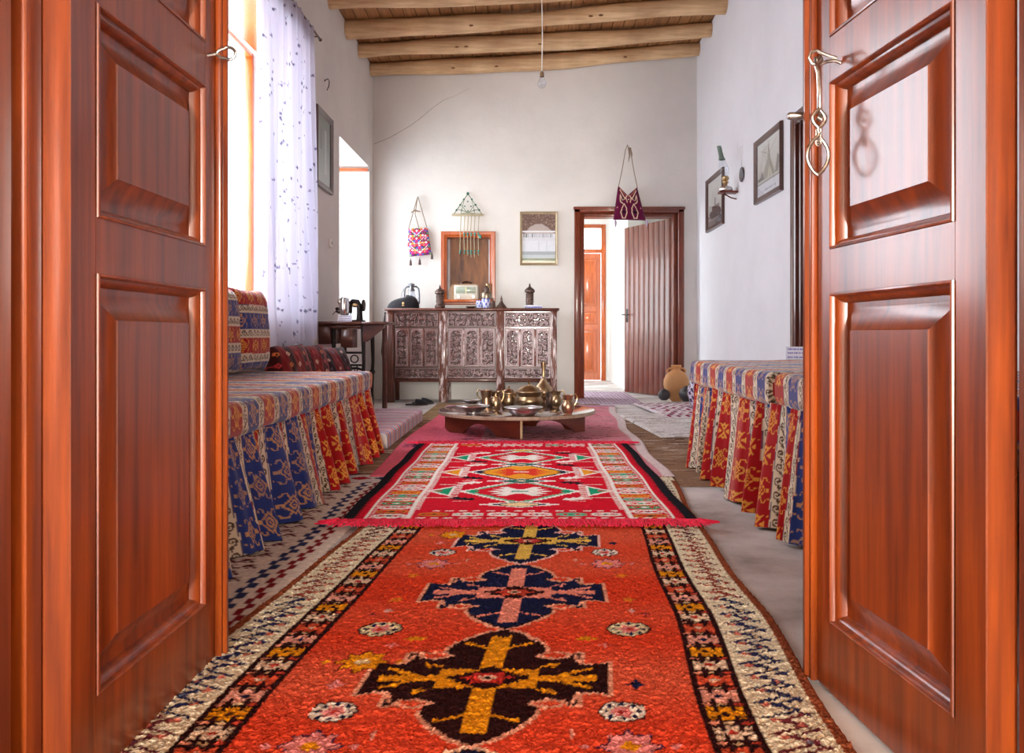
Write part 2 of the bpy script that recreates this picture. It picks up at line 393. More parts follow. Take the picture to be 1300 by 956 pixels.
BL = ['peeled log ceiling beam lying right against the top of the back wall', 'second peeled log ceiling beam out from the back wall',
      'third peeled log ceiling beam out from the back wall', 'fourth log ceiling beam from the back wall, cut by the top of the photo']
for i, yb in enumerate((8.79, 8.20, 7.60, 6.98)):
    t = thing('ceiling_beam', BL[i], 'beam', (0, yb, 3.5), 0, 'log beams under the ceiling'); b = MB(); pts = []; R = []
    ph = random.uniform(0, 6)
    for k in range(40):
        f = k / 39; x = XL - .03 + (XR - XL + .06) * f
        r = .078 + .009 * math.sin(f * 7 + ph) + .005 * math.sin(f * 19 + ph * 2) + random.uniform(-.0015, .0015)
        if i < 3: r *= 1.0
        pts.append((x, yb + .02 * math.sin(f * 5 + ph), ztop(x) - .075 + .012 * math.sin(f * 6 + ph * 3))); R.append(r)
    b.tube(pts, R, 14); b.xf(lambda x, y, z: (x, y - yb, z - 3.5)); b.build('log', M['beam'], t, None, True)
    for q in range(3):
        kn = MB(); k = random.randrange(6, 34); p = pts[k]; kn.ball((p[0], p[1] - yb - R[k] * .80, p[2] - 3.5 - R[k] * .45), .016, 6, (1.6, .6, .8)); kn.build('knot', M['knot'], t)

# ------------------------------------------------------------------ windows
def window(name, y0, y1, z0, z1, xo, nv=2, nh=3):
    r = bpy.data.objects.new(name, None); C.objects.link(r); r['kind'] = 'structure'; r.location = (xo, (y0 + y1) / 2, z0)
    tr = lambda u, v, n: (n, u - (y0 + y1) / 2, v - z0)
    f = MB(); t = .035
    f.box(-.03, y0 - (y0 + y1) / 2, 0, .03, y0 - (y0 + y1) / 2 + t, z1 - z0, .005); f.box(-.03, y1 - (y0 + y1) / 2 - t, 0, .03, (y1 - y0) / 2, z1 - z0, .005)
    f.box(-.03, -(y1 - y0) / 2 + t, 0, .03, (y1 - y0) / 2 - t, t, .005); f.box(-.03, -(y1 - y0) / 2 + t, z1 - z0 - t, .03, (y1 - y0) / 2 - t, z1 - z0, .005)
    f.build('window_frame', M['orange_wood'], r)
    mu = MB()
    for i in range(1, nv): yy = -(y1 - y0) / 2 + (y1 - y0) * i / nv; mu.box(-.02, yy - .03, t, .02, yy + .03, z1 - z0 - t, .004)
    for i in range(1, nh): zz = (z1 - z0) * i / nh; mu.box(-.018, -(y1 - y0) / 2 + t, zz - .015, .018, (y1 - y0) / 2 - t, zz + .015, .004)
    mu.build('glazing_bar', M['orange_wood'], r)
    p = MB(); p.box(-.003, -(y1 - y0) / 2 + t, t, .003, (y1 - y0) / 2 - t, z1 - z0 - t); p.build('pane', M['glass'], r)
    return r
xo = XL - TH + .06
w1 = window('window_1', W1[0] + .005, W1[1] - .005, W1[2] + .005, W1[3] - .03, xo, 2, 1)
w2 = window('window_2', W2[0] + .005, W2[1] - .005, W2[2] + .005, W2[3] - .03, xo, 2, 2)
l = MB(); l.box(XL - TH + .12, W1[0], W1[3] - .028, XL + .004, W1[1], W1[3] - .002); struct('trim_1', l, M['orange_wood'])
l = MB(); l.box(XL - TH + .1, W2[1] - .045, W2[3] - .05, XL - .01, W2[1] - .002, W2[3] - .02); struct('trim_2', l, M['orange_wood'])
for k, W in ((3, W1), (4, W2)):
    l = MB(); l.box(XL - TH + .1, W[0] + .003, W[2] + .001, XL + .02, W[1] - .003, W[2] + .025, .006); struct('trim_%d' % k, l, M['plaster'])

# ------------------------------------------------------------------ door leaves of the entrance
def leaf(name, hinge, free, inward, panels, w_scale=1.0, hgt=2.2):
    O = Vector((hinge[0], hinge[1], 0)); d = Vector((free[0] - hinge[0], free[1] - hinge[1], 0)); w = d.length; d.normalize()
    nr = Vector((-d.y, d.x, 0)); nr = nr if nr.x * inward > 0 else -nr
    r = bpy.data.objects.new(name, None); C.objects.link(r); r['kind'] = 'structure'; r.location = O
    tr = lambda u, v, n: tuple(d * u + nr * n + Vector((0, 0, v)))
    def bx(mb, u0, v0, n0, u1, v1, n1, bev=.002):
        q = MB(); q.box(u0, n0, v0, u1, n1, v1, bev); mb.add([tr(p[0], p[2], p[1]) for p in q.v], q.f)
    u0, u1 = .072, w - .085
    st = MB()                                                   # stiles and rails
    bx(st, 0, .012, -.046, u0, hgt, 0); bx(st, u1, .012, -.046, w, hgt, 0)
    cuts = [.012] + [q for p in panels for q in p] + [hgt]
    for i in range(0, len(cuts), 2):
        a = cuts[i]; b = cuts[i + 1]; bx(st, u0 - .001, a, -.046, u1 + .001, b, 0, 0)
    st.build('stile_and_rail', M['door'], r, None, False)
    for (a, b) in panels:
        mo = MB(); mo.nested((u0, a, u1, b), [(0, .0005), (.001, .003), (.004, .004), (.006, .002), (.007, -.006), (.009, -.007), (.014, -.010), (.018, -.017), (.020, -.024), (.030, -.024)], tr, False)
        mo.build('panel_moulding', M['door'], r)
        pn = MB(); pn.nested((u0 + .03, a + .03, u1 - .03, b - .03), [(-.004, -.0242), (.006, -.0242), (.040, -.006), (.042, -.003)], tr, True)
        bx(pn, u0 + .001, a + .001, -.042, u1 - .001, b - .001, -.026, 0)
        pn.build('raised_panel', M['door'], r)
    As = MB(); a0 = w - .030
    bx(As, a0, .012, 0, a0 + .011, hgt, .013); bx(As, a0 + .011, .012, -.002, w + .002, hgt, .019, .006)
    As.build('astragal', M['door'], r)
    return r, tr, w
dl, trl, wl = leaf('door_1', (-.667, 1.19), (-.667, 1.768), 1, [(.143, .795), (.881, 1.212), (1.30, 2.05)])
dr, trr, wr = leaf('door_2', (.6225, 1.115), (.571, 1.66), -1, [(.145, .780), (.864, 1.186), (1.272, 2.03)])
# door frame of the entrance (rebated jambs and head)
for k, (sg, xi, yh) in enumerate(((-1, .712, 1.178), (1, .668, 1.10))):
    j = MB()
    j.box(sg * (xi - .004), .985, 0, sg * (xi + .07), yh - .055, 2.28, .004); j.box(sg * (xi + .020), yh - .055, 0, sg * (xi + .09), yh - .030, 2.28, .002); j.box(sg * (xi - .006), yh - .030, 0, sg * (xi + .09), yh + .009, 2.28, .002)
    j.box(sg * (xi - .012), .90, 0, sg * (xi + .09), .985, 2.28, .006)
    struct('trim_%d' % (5 + k), j, M['door'], None, 'auto')
j = MB(); j.box(OP[0], .93, 2.21, OP[1], 1.19, 2.29, .004); struct('trim_7', j, M['door'], None, 'auto')
# hardware
def ring(mb, c, r, wr_, axis, n=22, sy=1.0):
    P = []
    for k in range(n):
        a = 2 * PI * k / n; q = (r * math.cos(a), r * sy * math.sin(a))
        P.append((c[0] + q[0], c[1], c[2] + q[1]) if axis == 'y' else (c[0], c[1] + q[0], c[2] + q[1]))
    mb.tube(P, wr_, 8, closed=True)
h = MB(); yy = 1.70; ox, oy = dl.location.x, dl.location.y
def LW(px, py, y, r): return (X(px, y) - r.location.x, y - r.location.y, Z(py, y))
a = LW(247, 72, yy, dl); b_ = LW(262, 71, yy, dl); c_ = LW(276, 68, yy, dl)
h.tube([a, b_, c_], [.005, .0045, .004], 8); rc = LW(288, 68, yy, dl)
P = []
for k in range(24):
    t_ = 2 * PI * k / 24; P.append((rc[0] + .018 * math.cos(t_) * (1 if math.cos(t_) > 0 else 1.15), rc[1], rc[2] + .0135 * math.sin(t_) * (1 if math.cos(t_) > 0 else .75)))
h.tube(P, .0035, 8, closed=True)
h.ball(LW(249, 72, yy, dl), .011, 8, (.4, 1, 1)); h.build('screw_eye', M['steel'], dl)
h = MB(); yy = 1.535
e = [LW(px, py, yy, dr) for px, py in [(1062, 74), (1050, 70), (1043, 67), (1036, 64), (1029, 67), (1027, 74), (1031, 81), (1040, 82), (1050, 78), (1060, 77), (1075, 83)]]
e[0] = (e[0][0], e[0][1], e[0][2]); h.tube(e, .0034, 8); h.build('screw_eye', M['steel'], dr)
h = MB()
top = [LW(px, py, yy + dy, dr) for px, py, dy in [(1038, 82, -.01), (1043, 77, 0), (1041, 72, .008), (1036, 74, .01), (1036, 82, .004), (1039, 92, 0), (1040, 115, 0), (1040, 140, 0), (1042, 147, .004), (1041, 152, -.006), (1037, 150, -.006)]]
h.tube(top, .0040, 8); h.build('hanging_rod', M['steel'], dr)
h = MB()
for sgn in (-1, 1):
    P = []
    for k in range(41):
        f = k / 40; py = 138 + 84 * f
        prof = math.sin(min(1, f / .30) * PI) * 8.5 if f < .30 else (0.5 + 13.5 * math.sin(PI * min(1, ((f - .42) / .58))) ** .75 if f > .42 else .5 + 2.2 * math.sin((f - .3) * 60) * .4)
        if f > .995 or f < .005: prof = 0
        x_ = 1040 + sgn * prof - 2.2 * f; p = LW(x_, py, yy - .006, dr); P.append((p[0], p[1] + sgn * .002, p[2]))
    h.tube(P, .0036, 8)
for k in range(7): ring(h, LW(1040 - 1, 166 + k * 2.6, yy - .006, dr), .0048, .0016, 'y')
h.build('twisted_wire_hook', M['steel'], dr)
h = MB(); a = LW(999, 148, 1.672, dr); b_ = LW(1031, 147, 1.672, dr)
h.box(a[0], a[1] - .012, a[2] - .006, b_[0], a[1] + .004, a[2] + .006, .002); h.box(b_[0] - .018, a[1] - .014, a[2] - .012, b_[0] + .012, a[1] + .006, a[2] + .012, .003)
h.build('bolt', M['steel'], dr)
h = MB()
for s_ in (-.003, .003): 
    pass
h.box(*(LW(1036, 233, 1.645, dr)[0] - .004, LW(1036, 233, 1.645, dr)[1] - .01, LW(1036, 244, 1.645, dr)[2]), *(LW(1036, 233, 1.645, dr)[0] + .004, LW(1036, 233, 1.645, dr)[1] - .004, LW(1036, 214, 1.645, dr)[2]), .001)
h.build('keyhole_plate', M['steel'], dr)

# ------------------------------------------------------------------ back door, hall beyond
fr = MB(); xo0, xo1, zt = X(729, YB), X(868, YB), Z(263, YB)
for (a, b, c0, c1) in ((xo0, D3[0] + .004, 0, zt), (D3[1] - .004, xo1, 0, zt)): fr.box(a, YB - .03, c0, b, YB + .02, c1, .006)
fr.box(xo0, YB - .03, D3[2] - .004, xo1, YB + .02, zt, .006)
fr.box(xo0 - .01, YB - .04, zt - .03, xo1 + .01, YB + .01, zt, .006)
fr.box(D3[0] + .004, YB + .02, 0, D3[0] + .05, YB + .2, D3[2], .004); fr.box(D3[1] - .05, YB + .02, 0, D3[1] - .004, YB + .2, D3[2], .004)
fr.box(D3[0] + .05, YB + .02, D3[2] - .045, D3[1] - .05, YB + .2, D3[2] - .004, .004)
struct('trim_8', fr, M['frame_red'], None, 'auto')
hx, hy = D3[1] - .055, YB + .20; fx, fy = X(792.5, 9.92), 9.92
d = Vector((fx - hx, fy - hy, 0)); wd = d.length; d.normalize(); nr = Vector((-d.y, d.x, 0)); nr = -nr if nr.y > 0 else nr
r3 = bpy.data.objects.new('door_3', None); C.objects.link(r3); r3['kind'] = 'structure'; r3.location = (hx, hy, .01)
bd = MB(); nb = 9
for i in range(nb):
    q = MB(); q.box(wd * i / nb + .0015, -.035, 0, wd * (i + 1) / nb - .0015, .0, 1.98, .004)
    bd.add([tuple(d * p[0] + nr * p[1] + Vector((0, 0, p[2]))) for p in q.v], q.f)
bd.build('boards', M['frame_red'], r3)
q = MB(); q.tube([(wd - .06, .0, .93), (wd - .06, .045, .93), (wd - .03, .05, .93), (wd - .16, .05, .93)], .008, 8); q.box(wd - .08, -.001, .84, wd - .04, .004, 1.0, .003)
q.v = [tuple(d * p[0] + nr * p[1] + Vector((0, 0, p[2]))) for p in q.v]; q.build('door_handle', M['iron'], r3)
# hall walls
w = MB(); w.box(1.22, 10.15, 0, 1.4, 12.75, 2.9); struct('wall_hall_right', w, M['plaster'])
w = MB(); w.box(2.2, YB + T, 0, 2.3, 12.75, 2.9); w.box(1.4, 10.9, 0, 2.2, 11.0, 2.9)
struct('wall_hall_side', w, M['plaster'])
YE = 12.5
w = MB(); e0, e1 = X(727, YE), X(769, YE)
w.box(-1.2, YE, 0, e0, YE + .2, 2.9); w.box(e1, YE, 0, 1.3, YE + .2, 2.9); w.box(e0, YE, Z(285, YE), e1, YE + .2, 2.9)
struct('wall_hall_far', w, M['plaster'])
w = MB(); w.box(-1.3, YB + T, 0, -1.2, 9.6, 2.9); w.box(-1.3, 11.6, 0, -1.2, YE + .2, 2.9); struct('wall_hall_left', w, M['plaster'])
w = MB(); w.box(-1.3, YB + T, 2.9, 2.3, YE + .2, 3.0); struct('ceiling_hall', w, M['plaster'])
r4 = bpy.data.objects.new('door_4', None); C.objects.link(r4); r4['kind'] = 'structure'; r4.location = (e0, YE - .02, 0.0)
W4 = e1 - e0; HT = Z(285, YE); zs = Z(318, YE)
f4 = MB(); f4.box(0, 0, 0, .06, .08, HT, .006); f4.box(W4 - .07, 0, 0, W4, .08, HT, .006); f4.box(.06, 0, HT - .06, W4 - .07, .08, HT, .006); f4.box(.06, 0, zs - .04, W4 - .07, .08, zs + .02, .006)
f4.build('door_frame', M['orange_wood'], r4)
g = MB(); g.box(.06, .035, zs + .02, W4 - .07, .04, HT - .06); g.build('transom_pane', M['glass'], r4)
tr4 = lambda u, v, n: (u, .03 - n, v)
lf = MB(); lf.box(.065, .03, .01, W4 - .075, .07, zs - .045)
for (a, b) in ((.12, .78), (.86, 1.06), (1.14, zs - .12)):
    lf.nested((.12, a, W4 - .14, b), [(0, 0), (.004, .014), (.016, .014), (.022, .002), (.045, .002), (.06, .010)], tr4, True)
lf.build('leaf', M['orange_wood'], r4)

# ------------------------------------------------------------------ door in the right wall
r5 = bpy.data.objects.new('door_5', None); C.objects.link(r5); r5['kind'] = 'structure'; r5.location = (XR, (DR[0] + DR[1]) / 2, 0)
hw = (DR[1] - DR[0]) / 2
f5 = MB()
for s_ in (-1, 1): f5.box(-.025, s_ * (hw - .012), 0, .02, s_ * (hw + .085), DR[2] + .075, .006); f5.box(.0, s_ * (hw - .045), 0, .12, s_ * (hw - .003), DR[2] - .003, .004)
f5.box(-.025, -hw + .012, DR[2] - .01, .02, hw - .012, DR[2] + .075, .006); f5.build('door_frame', M['dark_frame'], r5)
tr5 = lambda u, v, n: (.06 - n, u, v)
l5 = MB(); l5.box(.06, -hw + .05, .01, .10, hw - .05, DR[2] - .01)
for (u0, u1) in ((-hw + .12, -.05), (.05, hw - .12)):
    for (a, b) in ((.15, .9), (1.02, 1.95)): l5.nested((u0, a, u1, b), [(0, 0), (.004, .012), (.016, .012), (.024, -.0), (.05, .0), (.07, .008)], tr5, True)
l5.build('leaf', M['dark_frame'], r5)

# ------------------------------------------------------------------ niche in the back wall, with its wooden surround
tn = thing('niche_surround', 'orange varnished wooden surround and ledge of the small wall niche above the carved cabinet', 'niche frame', ((N3[0] + N3[1]) / 2, YB, N3[2]))
cx, cz = (N3[0] + N3[1]) / 2, N3[2]
trn = lambda u, v, n: (u - cx, -n, v - cz)
f = MB(); f.nested((X(560, YB), Z(387, YB), X(629, YB), Z(294, YB)), [(0, 0), (.0, .02), (.008, .028), (.035, .028), (.045, .02), (.062, .012), (.064, -.16)], trn, False); f.build('frame', M['orange_wood'], tn)
f = MB(); f.box(N3[0] - cx + .003, .15, .004, N3[1] - cx - .003, .165, N3[3] - cz - .004); f.build('back_board', M['niche_back'], tn)
f = MB(); f.box(X(561, YB) - cx, -.20, -.012, X(628, YB) - cx, .145, .014, .005); f.build('ledge', M['orange_wood'], tn)
wst = plain('off_white_strip', (.62, .62, .66), .5)  # plain off-white upright strips inside both sides of the niche
for s_ in (N3[0] - cx + .024, N3[1] - cx - .024): f = MB(); f.box(s_ - .012, .10, .03, s_ + .012, .148, N3[3] - cz - .03, .004); f.build('white_strip', wst, tn)

# =================================================================== CARPETS
def carpet(name, label, cat, fn_edge, y0, y1, canvas, half_w, mat, z=0.006, res=.006, jit=.0015, group=None, wave=0.0, thick=.008, dz=None):
    """fn_edge(y) -> (xleft, xright); canvas spans [0..w] x [0..h]"""
    ny = int((y1 - y0) / res); nx = int(half_w * 2 / res)
    ys = np.linspace(y0, y1, ny); t = np.linspace(0, 1, nx)
    xl, xr = fn_edge(ys)
    Px = xl[None, :] + (xr - xl)[None, :] * t[:, None]; Py = np.repeat(ys[None, :], nx, 0)
    Py = Py + wave * .3 * snoise(Px * 2, Py * 0 + 1, 5)
    Pz = z + thick + rng.normal(0, jit, Px.shape) + wave * .05 * (snoise(Px * 2.2, Py * 2.2, 3) + 1)
    if dz is not None: Pz = Pz + dz(Px, Py)
    # rolled edges so the carpet has thickness
    Pz[0, :] = z + .001; Pz[-1, :] = z + .001; Pz[:, 0] = z + .001; Pz[:, -1] = z + .001
    col = canvas.get(t[:, None] * canvas.w + 0 * Py, (Py * 0 + np.linspace(0, 1, ny)[None, :]) * canvas.h)
    cx_, cy_ = float((xl.mean() + xr.mean()) / 2), (y0 + y1) / 2
    P = np.stack([Px - cx_, Py - cy_, Pz], 2)
    o = sheet(name, P, mat, None, (cx_, cy_, 0), col)
    prop(o, label, cat, group); return o

# --- big orange pile rug (nearest) ---
OR, OR2, NAV, YEL, PNK, DBR, IV = S(226, 66, 34), S(232, 98, 66), S(24, 28, 66), S(240, 156, 20), S(244, 148, 128), S(48, 16, 16), S(240, 228, 198)
RW, RH = 1.27, 3.10; Y0R = .85
cv = Canvas(RW, RH, .0042, OR)
ys_ = (np.arange(cv.ny) / cv.ny * RH)
for j in range(cv.ny):                                           # abrash: dye bands across the field
    k = .5 + .5 * math.sin(ys_[j] * 5.1 + .7) * math.cos(ys_[j] * 11 + 1); k = max(0, min(1, k * 1.3 - .3))
    cv.a[:, j] = np.array(OR) * (1 - k) + np.array(OR2) * k
mx_ = RW / 2
def both(fn):
    for s_ in (-1, 1): fn(s_)
# borders
for s_ in (-1, 1):
    e = mx_ + s_ * RW / 2
    f_ = lambda o_: e - s_ * o_
    cv.rect(min(f_(0), f_(.026)), 0, max(f_(0), f_(.026)), RH, S(150, 78, 48))
    cv.rect(min(f_(.026), f_(.142)), 0, max(f_(.026), f_(.142)), RH, IV)
    cv.rect(min(f_(.142), f_(.235)), 0, max(f_(.142), f_(.235)), RH, DBR)
    y = .03; k = 0
    while y < RH:
        # zig-zag scroll on the ivory border
        c_ = (S(110, 44, 52), S(44, 44, 84), S(150, 62, 50))[(int(y / .62)) % 3]
        cc = f_(.084)
        cv.line([(cc - s_ * .045, y - .02), (cc + s_ * .03, y + .012), (cc - s_ * .02, y + .03), (cc + s_ * .045, y + .058)], .008, c_)
        cv.line([(cc + s_ * .045, y - .012), (cc, y + .03), (cc - s_ * .045, y + .04)], .006, c_)
        cv.dia(cc + s_ * .016, y + .012, .017, .012, c_); cv.dia(cc - s_ * .024, y + .03, .011, .009, S(214, 120, 100))
        cv.dia(cc + s_ * .016, y + .012, .008, .006, (S(214, 120, 100), S(232, 200, 150), S(120, 130, 150))[k % 3])
        y += .060; k += 1
    y = .05; k = 0
    while y < RH:
        cc = f_(.189); c_ = (YEL, S(240, 168, 148), S(214, 84, 52), S(240, 210, 180))[k % 4]; c2 = (DBR, NAV, S(230, 190, 160), S(180, 50, 40))[k % 4]
        cv.rect(cc - .034, y - .010, cc + .034, y + .010, c_); cv.rect(cc - .014, y - .024, cc + .014, y + .024, c_)
        for a in (-1, 1):
            for b in (-1, 1): cv.rect(cc + a * .028 - .007, y + b * .017 - .006, cc + a * .028 + .007, y + b * .017 + .006, c_)
        cv.dia(cc, y, .012, .010, c2); 
        cv.dia(cc - .03, y + .036, .01, .007, S(236, 150, 120)); cv.dia(cc + .03, y + .036, .01, .007, S(200, 70, 50)); cv.dia(cc, y + .036, .008, .006, S(240, 200, 150))
        y += .072; k += 1
def medallion(cx_, cy_, base, arm, outl, cen):
    hw_, hh = .235, .262
    G = lambda pts, c_: [cv.poly([(cx_ + a * p[0], cy_ + b * p[1]) for p in pts], c_) for a in (-1, 1) for b in (-1, 1)]
    shape = [(0, 0), (0, hh), (.030, hh - .018), (.070, hh - .065), (.098, hh - .105), (.104, hh - .135), (.075, .105), (.120, .085), (.150, .10), (.150, .118), (.175, .118), (.178, .060), (.20, .060), (hw_, .072), (hw_, 0)]
    big = [(x_ * 1.0 + (.012 if x_ > 0 else 0), y_ + (.013 if y_ > 0 else 0)) for x_, y_ in shape]
    G(big, outl); G([(x_ + (.004 if x_ > 0 else 0), y_ + (.005 if y_ > 0 else 0)) for x_, y_ in shape], DBR); G(shape, base)
    # hooks at the shoulders
    for a in (-1, 1):
        for b in (-1, 1):
            cv.line([(cx_ + a * .088, cy_ + b * .112), (cx_ + a * .122, cy_ + b * .132), (cx_ + a * .155, cy_ + b * .12), (cx_ + a * .150, cy_ + b * .10)], .010, outl)
            cv.line([(cx_ + a * .17, cy_ + b * .11), (cx_ + a * .18, cy_ + b * .075)], .008, outl)
            cv.line([(cx_ + a * .02, cy_ + b * .155), (cx_ + a * .072, cy_ + b * .182)], .010, arm)
            cv.line([(cx_ + a * .14, cy_ + b * .012), (cx_ + a * .20, cy_ + b * .042)], .012, arm)
            cv.line([(cx_ + a * .10, cy_ + b * .05), (cx_ + a * .135, cy_ + b * .072), (cx_ + a * .125, cy_ + b * .05)], .007, arm)
        cv.rect(cx_ + a * .0 - (.0 if a > 0 else .215), cy_ - .014, cx_ + (.215 if a > 0 else 0), cy_ + .014, arm)
    cv.rect(cx_ - .021, cy_ - .225, cx_ + .021, cy_ + .225, arm)
    cv.poly([(cx_ - .10, cy_ - .045), (cx_ + .10, cy_ - .045), (cx_ + .10, cy_ + .045), (cx_ - .10, cy_ + .045)], arm)
    cv.sdia(cx_, cy_, .085, .055, DBR, 6); cv.star(cx_, cy_, .055, cen, 6, .62, .032); cv.dia(cx_, cy_, .02, .014, S(240, 190, 160)); cv.dia(cx_, cy_, .01, .007, DBR)
def rosette(x_, y_, r, o, i, c):
    cv.disc(x_, y_, r, r * .95, DBR, 10); cv.disc(x_, y_, r * .88, r * .83, o, 10)
    for k in range(8): a = 2 * PI * k / 8; cv.dia(x_ + r * .62 * math.cos(a), y_ + r * .6 * math.sin(a), r * .17, r * .17, NAV)
    cv.star(x_, y_, r * .55, i, 6, .6); cv.dia(x_, y_, r * .2, r * .2, c)
def daisy(x_, y_, r, o, c, ol=NAV):
    cv.star(x_, y_, r * 1.12, ol, 8, .62); cv.star(x_, y_, r, o, 8, .6); cv.dia(x_, y_, r * .36, r * .3, c)
    for a in (-1, 1): cv.dia(x_ + a * r * 1.35, y_, r * .2, r * .16, o)
PK = S(238, 142, 140)
cy0 = 1.63 - Y0R
for k, (b_, a_, o_, c_) in enumerate(((NAV, PNK, S(240, 190, 160), S(200, 60, 40)), (DBR, YEL, S(244, 170, 140), S(200, 50, 40)), (NAV, PNK, S(244, 170, 140), S(210, 70, 50)), (NAV, S(238, 196, 90), S(250, 200, 190), S(200, 60, 60)), (DBR, YEL, S(244, 170, 140), S(200, 50, 40)), (NAV, PNK, S(240, 190, 160), S(200, 60, 40)))):
    y_ = cy0 + (k - 1) * .542; medallion(mx_, y_, b_, a_, o_, c_)
    for s_ in (-1, 1):
        m = y_ + .271
        if k % 2 == 1:
            cv.dia(mx_ + s_ * .19, m - .06, .03, .014, YEL); rosette(mx_ + s_ * .285, m + .0, .052, S(244, 226, 180), PK, S(200, 60, 50))
            if s_ < 0: daisy(mx_ - .27, m - .19, .056, YEL, S(244, 214, 160), S(120, 40, 20))
            cv.star(mx_ + s_ * .30, m + .125, .020, S(240, 180, 170), 4, .4); cv.star(mx_ + s_ * .33, m + .10, .014, S(120, 40, 60), 4, .4)
            cv.star(mx_ + s_ * .23, m - .10, .018, PK, 4, .3); cv.star(mx_ + s_ * .30, m + .21, .024, S(232, 128, 40), 5, .5)
        else:
            daisy(mx_ + s_ * .265, m + .00, .055, PK, YEL); rosette(mx_ + s_ * .26, m + .125, .046, S(250, 236, 220), PK, S(200, 60, 50))
            cv.star(mx_ + s_ * .17, m + .04, .020, S(244, 170, 150), 4, .3); cv.star(mx_ + s_ * .29, m + .24, .022, (NAV if s_ > 0 else PK), 4, .5)
            cv.star(mx_ + s_ * .30, m - .12, .024, S(236, 130, 30), 5, .5)
cv.rect(0, RH - .11, RW, RH, IV); cv.rect(0, RH - .02, RW, RH, S(150, 78, 48))
cv.speckle(0, .10)
def e_near(y):
    c_ = np.where(y < 2.8, -.04 + .068 * (y - 2.2), .0008 + .05 * (y - 2.8)); h_ = np.where(y < 2.0, .640, np.where(y < 2.8, .640 - .03 * (y - 2.0) / .8, .61 + .02 * (y - 2.8)))
    wv = .005 * np.sin(y * 6.1 + 1) ; return c_ - h_ + wv, c_ + h_ + .006 * np.sin(y * 7.3)
carpet('pile_rug', 'long orange-red pile rug with navy and yellow hooked medallions, nearest the entrance', 'rug', e_near, Y0R, Y0R + RH, cv, .64, M['pile'], .009, .0045, .0018, None, .0, .008)

# --- red kilim ---
KR, BK, WH, GR, AM = S(214, 10, 40), S(22, 22, 30), S(246, 238, 230), S(24, 158, 112), S(240, 160, 40)
KW, KH = 1.30, 2.09
cv = Canvas(KW, KH, .0050, KR); m = KW / 2
cv.rect(0, 0, .045, KH, BK); cv.rect(KW - .045, 0, KW, KH, BK)
for k in range(70):
    y = k * .03
    for s_ in (0, 1):
        f_ = (lambda a: a) if s_ == 0 else (lambda a: KW - a)
        cv.poly([(f_(.045), y), (f_(.066), y + .008), (f_(.045), y + .016)], BK)
        cv.rect(min(f_(.078), f_(.092)), y, max(f_(.078), f_(.092)), y + .03, WH); cv.line([(f_(.090), y), (f_(.102), y + .010)], .006, WH)
        cv.rect(min(f_(.232), f_(.252)), y, max(f_(.232), f_(.252)), y + .03, WH); 
        for q in (0, .0105, .021): cv.line([(f_(.252), y + q), (f_(.268), y + q + .003)], .0048, WH)
def hook4(x_, y_, c_, c2, sx=.055, sy=.03):
    for a in (-1, 1):
        for b in (-1, 1):
            cv.line([(x_, y_), (x_ + a * sx * .5, y_ + b * sy * .75), (x_ + a * sx, y_ + b * sy * .45)], .012, c_)
        cv.dia(x_ + a * sx * .8, y_, sx * .34, sy * .45, c_); cv.dia(x_ + a * sx * .8, y_, sx * .14, sy * .2, c2)
        cv.poly([(x_ - sx * .45, y_ + a * sy), (x_ + sx * .45, y_ + a * sy), (x_, y_ + a * sy * .2)], c_)
    cv.dia(x_, y_, sx * .3, sy * .4, c2)
pal = [(WH, BK), (S(214, 120, 40), BK), (WH, S(150, 20, 60)), (GR, WH), (WH, GR), (S(120, 190, 160), GR), (AM, S(170, 40, 30)), (WH, BK)]
for s_ in (0, 1):
    xx = .166 if s_ == 0 else KW - .166; y = .06; k = s_
    while y < KH - .03:
        a, b = pal[k % 8]; hook4(xx, y, a, b, .058, .032)
        cv.line([(xx - .05, y + .036), (xx + .05, y + .036)], .006, pal[(k + 3) % 8][0]); y += .075; k += 1
for e_, sg in ((0, 1), (KH, -1)):
    y = e_ + sg * .085; k = 0
    cv.rect(.255, min(e_, e_ + sg * .165), KW - .255, max(e_, e_ + sg * .165), KR)
    x_ = .33
    while x_ < KW - .28:
        a, b = pal[(k * 3 + 1) % 8]; hook4(x_, y, a, b, .052, .030); x_ += .128; k += 1
    x_ = .11
    while x_ < KW - .1:
        cv.poly([(x_, e_ + sg * .018), (x_ + .032, e_ + sg * .018), (x_ + .04, e_ + sg * .034), (x_ + .008, e_ + sg * .034)], WH)
        if .27 < x_ < KW - .3: cv.rect(x_, e_ + sg * .142 if sg > 0 else e_ - .156, x_ + .028, e_ + .156 if sg > 0 else e_ - .142, WH)
        x_ += .052
cm = m + .0
def diamond(y_, o1, o2, fill, inner, ic):
    cv.sdia(cm, y_, .262, .275, WH, 15); cv.sdia(cm, y_, .238, .248, o1, 15); cv.sdia(cm, y_, .214, .222, fill, 15)
    for a in (-1, 1):
        cv.dia(cm + a * .20, y_, .035, .030, o2)
        for b in (-1, 1): cv.poly([(cm, y_ + b * .02), (cm + a * .055, y_ + b * .105), (cm + a * .095, y_ + b * .09), (cm + a * .05, y_ + b * .02)], inner)
        cv.poly([(cm + a * .02, y_ - .06), (cm + a * .125, y_ - .055), (cm + a * .075, y_ - .008), (cm + a * .075, y_ + .008), (cm + a * .125, y_ + .055), (cm + a * .02, y_ + .06)], inner)
        cv.dia(cm + a * .105, y_, .035, .018, inner)
    cv.rect(cm - .045, y_ - .05, cm + .045, y_ + .05, inner); cv.rect(cm - .035, y_ - .012, cm + .035, y_ + .012, ic)
y1_, y2_, y3_ = .535, 1.03, 1.50
for y_ in (y1_, y3_): diamond(y_, S(90, 180, 140), GR, KR, WH, GR)
diamond(y2_, BK, NAV, AM, S(226, 60, 40), WH)
